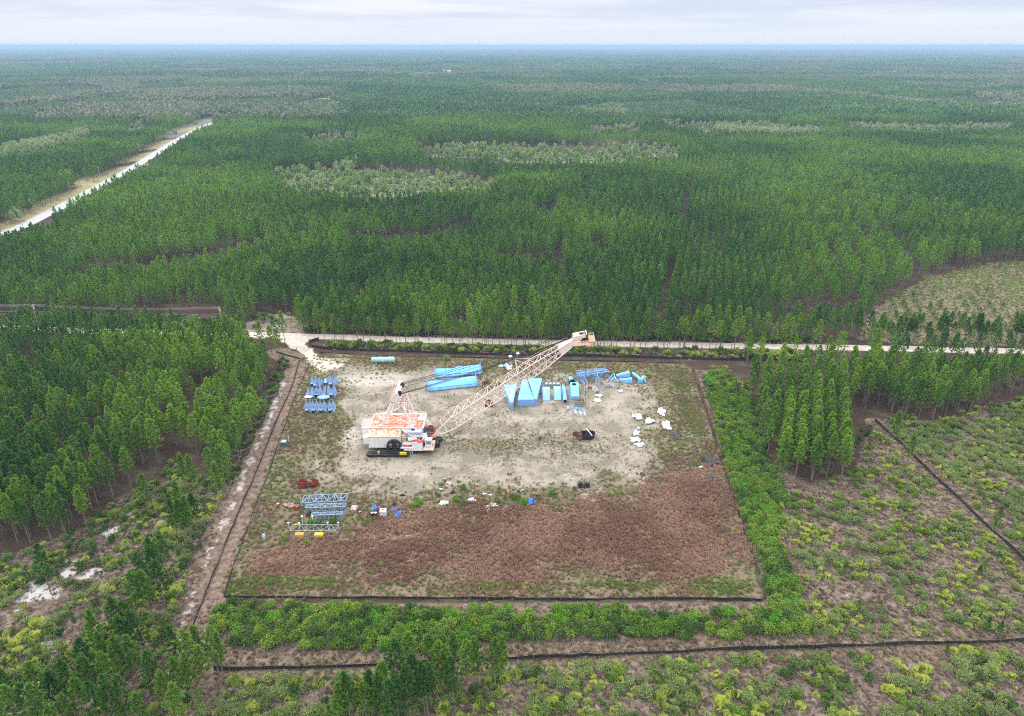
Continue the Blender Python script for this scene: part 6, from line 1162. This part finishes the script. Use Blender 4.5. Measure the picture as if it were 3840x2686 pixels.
tarp((1470, 1888), (1486, 1906), .8, 64, NAVY, 'dark blue bundle at the top of the blue tarp'); tarp((1640, 1878), (1686, 1900), .5, 65, paint('translucent sheet', (.55, .62, .58)), 'pale greenish plastic sheet among the weeds'); tarp((1745, 1868), (1792, 1888), .6, 66, TARPW, 'torn white sheet in the debris line')
tarp((2508, 1618), (2566, 1655), 1.1, 67, paint('charcoal tarp', (.05, .05, .055), (.12, .12, .13)), 'crumpled charcoal tarp in weeds below the white tarps'); tarp((2648, 1784), (2680, 1815), 1.3, 68, paint('grey black sheet', (.07, .075, .08), (.14, .15, .15)), 'grey black draped heap by the right yard fence'); tarp((1058, 1888), (1108, 1912), .8, 69, paint('dusty rose cloth', (.42, .25, .22), (.34, .2, .18)), 'dusty rose cloth heap left of the grey blue trusses')
tarp((2618, 1716), (2650, 1745), 1.0, 70, TIRE, 'black plastic sheet curled behind the black pipes'); tarp((1316, 1895), (1346, 1918), .5, 71, paint('pinkish rubble', (.6, .48, .44), (.4, .26, .24)), 'pinkish white rubble right of the grey blue trusses')
# black pipes
for k in range(5):
    p = gp(2668 + k * 5.5, 1752 - k * 2); M = MB(); M.path([(-.2, 0, .35), (-.35, 1.6, .5), (-.9, 3.2, .45), (-1.8, 4.6, .35)], .3, 8); M.ring((-.19, -.02, .35), (.1, 1, 0), .33, .2, .08, 12); tag(M.build('corrugated_pipe', TIRE, None, p), 'curved black corrugated pipe in the bundle by the right yard fence', 'pipe', 'black pipes by the right fence')
M = MB(); M.path([(0, 0, .2), (2, -.5, .3), (4.5, -1.7, .2)], .26, 7); tag(M.build('corrugated_pipe', TIRE, None, gp(2627, 1758)), 'straight black pipe lying in front of the pipe bundle', 'pipe'); M = MB(); M.box((0, 0, .25), (1.1, .7, .4), .4); M.box((.2, -.1, .5), (.5, .4, .15), .4); tag(M.build('plastic_jug', PORC, None, gp(2629, 1755)), 'small white jug on the end of the straight black pipe', 'jug')
# red scrap pile of discs
r6 = random.Random(9)
for k in range(48):
    u, v = r6.uniform(-1, 1), r6.uniform(-1, 1)
    if u * u + v * v > 1.1: u *= .6; v *= .6
    M = MB(); r_ = r6.uniform(.45, .7); M.prism([(r_ * math.cos(j * .6283), r_ * .9 * math.sin(j * .6283)) for j in range(10)], -.06, .06); M.prism([(r_ * .35 * math.cos(j * 1.0472), r_ * .35 * math.sin(j * 1.0472)) for j in range(6)], .06, .13)
    o = M.build('red_disc', REDS, None, gp(1156 + u * 44 + v * 8, 1818 - v * 17, 0) + Vector((0, 0, .25 + .6 * (1 - u * u) * r6.random()))); o.rotation_euler = (r6.uniform(-.6, .6), r6.uniform(-.6, .6), r6.uniform(0, 6)); tag(o, 'dark red steel disc in the heap above the grey blue trusses', 'steel disc', 'heap of dark red discs')
# grey blue trusses on the left
gt = 'grey blue trusses stacked on the left'
lattice((1134, 1903), (1300, 1895), 3.6, 1.3, 7, STB, 'farthest grey blue truss of the stack, with square plates', 'steel_truss', .15, .2, gt, gus=True)
lattice((1150, 1932), (1296, 1927), 1.6, 2.3, 8, STB, 'second grey blue truss of the stack, showing open zigzag bars', 'steel_truss', .14, .1, gt)
lattice((1170, 1958), (1286, 1954), 1.2, 2.1, 7, STB, 'third grey blue truss of the stack, half hidden by bushes', 'steel_truss', .12, .1, gt)
lattice((1090, 2012), (1262, 2010), 2.6, 1.7, 6, paint('thin grey frame', (.36, .37, .38)), 'thin grey frame in the bushes nearest the bottom', 'steel_truss', .06, .1, gt)
for k, (px, py) in enumerate(((1086, 1990), (1126, 1992), (1232, 1990), (1272, 1990), (1136, 1966), (1175, 1966))):
    M = MB(); M.bar((0, 0, -.1), (0, 0, 2.6), .09, 6); M.bar((0, 0, 2.6), (0, 0, 2.68), .28, 8); tag(M.build('steel_post', PORC, None, gp(px, py)), 'short grey post with a round cap rising from the bushes by the trusses', 'post', 'capped posts by the trusses')
for px, lab in ((1124, 'dull yellow box under the thin frame, the left one'), (1197, 'bright yellow box under the thin frame, the right one')):
    t = thing('yellow_box', lab, 'box', gp(px, 2013), .02, 'yellow boxes'); M = MB(); M.slab([(-1.2, -.6, .1), (1.2, -.6, .1), (1.2, .6, .1), (-1.2, .6, .1)], [(-1.1, -.5, 1.0), (1.1, -.5, 1.0), (1.1, .55, 1.1), (-1.1, .55, 1.1)]); M.build('body', YEL if px > 1150 else paint('dull yellow', (.52, .30, .05)), t); M = MB(); M.box((0, -.1, 1.12), (.14, 1.2, .06)); M.build('strap', GREYM, t)
M = MB(); M.path([(-1.3, 0, 0), (-.8, 0, 1.1), (.2, .1, 1.3), (.9, 0, .4)], .07); M.path([(-.6, .5, 0), (-.2, .5, 1.3), (.5, .5, 1.6), (.8, .4, .2)], .07); M.bar((-.8, 0, 1.1), (-.2, .5, 1.3), .06); tag(M.build('tube_frame', YEL, None, gp(1113, 1982)), 'bent yellow tube frame in the bushes above the dull yellow box', 'tube frame')
# barrels, tank, small debris
def barrel(c, mat, top, lab, s=1., grp=None):
    t = thing('barrel', lab, 'barrel', gp(*c), 0, grp); M = MB(); M.bar((0, 0, 0), (0, 0, 1.15 * s), .42 * s, 14)
    for z in (.02, .38, .76, 1.1): M.bar((0, 0, z * s), (0, 0, (z + .06) * s), .45 * s, 14)
    M.build('drum', mat, t); M = MB(); M.bar((0, 0, 1.16 * s), (0, 0, 1.2 * s), .36 * s, 12); M.build('lid', top, t)
barrel((1397, 1938), DARK, TANW, 'black barrel with a tan lid, left of the pair', 1.15); barrel((1409, 1938), DARK, TANW, 'black barrel with a tan lid, right of the pair', 1.15); barrel((1425, 1917), BRR, BRR, 'rust brown barrel behind the white tank', 1.1)
barrel((1044, 1903), BRR, TANW, 'brown barrel with a pale lid beside the rose cloth heap', 1.1); barrel((1116, 1913), paint('dark red drum', (.30, .03, .02)), BRR, 'dark red barrel at the left end of the trusses', 1.05); barrel((1893, 1402), paint('dark red drum', (.30, .03, .02)), BRR, 'red barrel with a plant on it in front of the light blue tarp', 1.0); barrel((1668, 1806), BRR, TANW, 'rusty barrel at the top of the debris line', .9); barrel((1350, 1928), BRR, TARPW, 'rusty little drum with a white top right of the trusses', .7)
barrel((1914, 1848), paint('orange drum', (.42, .12, .04)), BRR, 'orange brown drum under a small bush', .8)
t = thing('water_tank', 'white square plastic tank between the barrels and the blue tarp', 'tank', gp(1438, 1934), .05); M = MB(); P_ = [(-.9, -.7), (-.7, -.9), (.7, -.9), (.9, -.7), (.9, .7), (.7, .9), (-.7, .9), (-.9, .7)]; M.prism(P_, .1, 1.9); M.build('body', TARPW, t)
M = MB(); M.bar((-.05, .2, 1.9), (-.05, .2, 2.0), .22, 10); M.build('cap', BLK, t); M = MB()
for z in (.5, 1.0, 1.5): M.prism([(x * 1.02, y * 1.02) for x, y in P_], z, z + .06)
M.build('band', PORC, t); M = MB(); M.box((0, 0, .05), (1.9, 1.9, .1)); M.build('pallet', OLDW, t)
t = thing('gas_cylinder', 'white and blue gas cylinder standing alone left of the bushes', 'cylinder', gp(991, 2022), 0); M = MB(); M.bar((0, 0, 0), (0, 0, 1.1), .42, 12); M.bar((0, 0, 1.1), (0, 0, 1.35), .42, 12, .2); M.build('body', paint('blue grey drum', (.35, .40, .50)), t); M = MB(); M.ring((0, 0, 1.5), (0, 0, 1), .3, .22, .1, 10); M.bar((0, 0, 1.3), (0, 0, 1.6), .1, 6); M.build('collar', PORC, t)
# lumber, logs, drill remains, loose debris
for k, (c, n, L_, mat, lab, rz) in enumerate([((1492, 2020), 12, 6.6, OLDW, 'stack of weathered grey planks in the broomsedge', .08), ((1842, 1898), 6, 3.6, paint('bleached planks', (.56, .54, .42)), 'few bleached planks crossed on the edge of the broomsedge', .1), ((2124, 1784), 3, 2.8, paint('pale driftwood', (.5, .47, .44)), 'pale dead branches lying on the sand', .2), ((1600, 1903), 3, 3.4, OLDW, 'thin boards lying in weeds below the debris line', .05)]):
    M = MB(); q = random.Random(k)
    for j in range(n): M.box((q.uniform(-.6, .6), -.9 + 1.8 * j / n, .12 + .09 * (j % 4)), (L_ * q.uniform(.6, 1), .22, .07), q.uniform(-.12, .12) + (.9 * (j % 3 == 0) if k in (1, 2) else 0))
    o = M.build('lumber_pile', mat, None, gp(*c)); o.rotation_euler = (0, 0, rz); tag(o, lab, 'lumber')
t = thing('old_machine', 'blackened remains of a small machine with bars sticking up, at the edge of the sand', 'machine', gp(2190, 1826), .05); M = MB(); M.box((0, 0, .5), (3.6, 1.2, .6)); M.box((-1.2, .1, 1.1), (1.3, 1.0, .8), .2); M.box((.9, 0, 1.0), (1.0, .9, .7), -.3); M.build('chassis', DARK, t)
M = MB(); M.bar((.2, 0, .8), (.1, .2, 2.6), .08); M.bar((1.7, .2, .6), (1.8, .3, 3.0), .09); M.bar((-1.7, 0, .6), (-2.0, -.2, 1.9), .08); M.bar((-1.7, .4, 1.4), (.2, .3, 1.9), .06); M.build('bar', RUSTB, t)
for xx in (-1.3, 0, 1.3): M = MB(); M.ring((xx, -.75, .42), (0, 1, 0), .42, .16, .2, 12); M.build('wheel', DARK, t)
DEB = [((1683, 1815), WHITE, 'crumpled white metal piece beside the rusty barrel'), ((1656, 1838), WHITE, 'small white box left of a bush in the debris line'), ((1700, 1850), DARK, 'black hose tangle under a bush in the debris line'), ((1728, 1867), DARK, 'black scrap in the middle of the debris line'), ((1817, 1856), WHITE, 'small white stool-like frame in the debris line'), ((1840, 1859), PORC, 'small pale scrap right of the white stool'), ((1788, 1822), paint('pinkish scrap', (.45, .36, .38)), 'pinkish grey scrap in dead brush at the top of the debris line'), ((1943, 1848), DARK, 'small black scrap right of the orange drum'), ((2022, 1862), DARK, 'black and white scrap right of the blue tarp'), ((2416, 1784), DARK, 'small black and white object alone on the sand at lower right'), ((1412, 1856), BRR, 'small rusty can left of a blue lid'), ((1416, 1853), TARPB, 'small blue lid on the sand above the tank'), ((1512, 1861), DARK, 'small dark can on the sand above the blue tarp'), ((1364, 1866), BRR, 'thin rusty bar on the sand right of the trusses'), ((1958, 1842), GREYM, 'small grey scrap near the orange drum'), ((2046, 1668), TARPW, 'white crumpled rag beside the bucket, near a bush'), ((1992, 1679), paint('bluish wire', (.25, .27, .33)), 'tangle of bluish wire left of the white rag')]
for k, (c, mat, lab) in enumerate(DEB):
    q = random.Random(k + 40); M = MB(); s_ = .55 + .5 * q.random()
    for j in range(5): M.box((q.uniform(-.5, .5) * s_, q.uniform(-.4, .4) * s_, .2 + .25 * q.random()), (q.uniform(.3, 1.1) * s_, q.uniform(.15, .5) * s_, q.uniform(.1, .4) * s_), q.uniform(0, 3), q.uniform(-.5, .5), q.uniform(-.5, .5))
    for j in range(2): M.bar((q.uniform(-.8, .8), q.uniform(-.3, .3), .05), (q.uniform(-.8, .8), q.uniform(-.3, .3), .9 * s_), .05)
    tag(M.build('scrap_piece', mat, None, gp(*c)), lab, 'scrap')
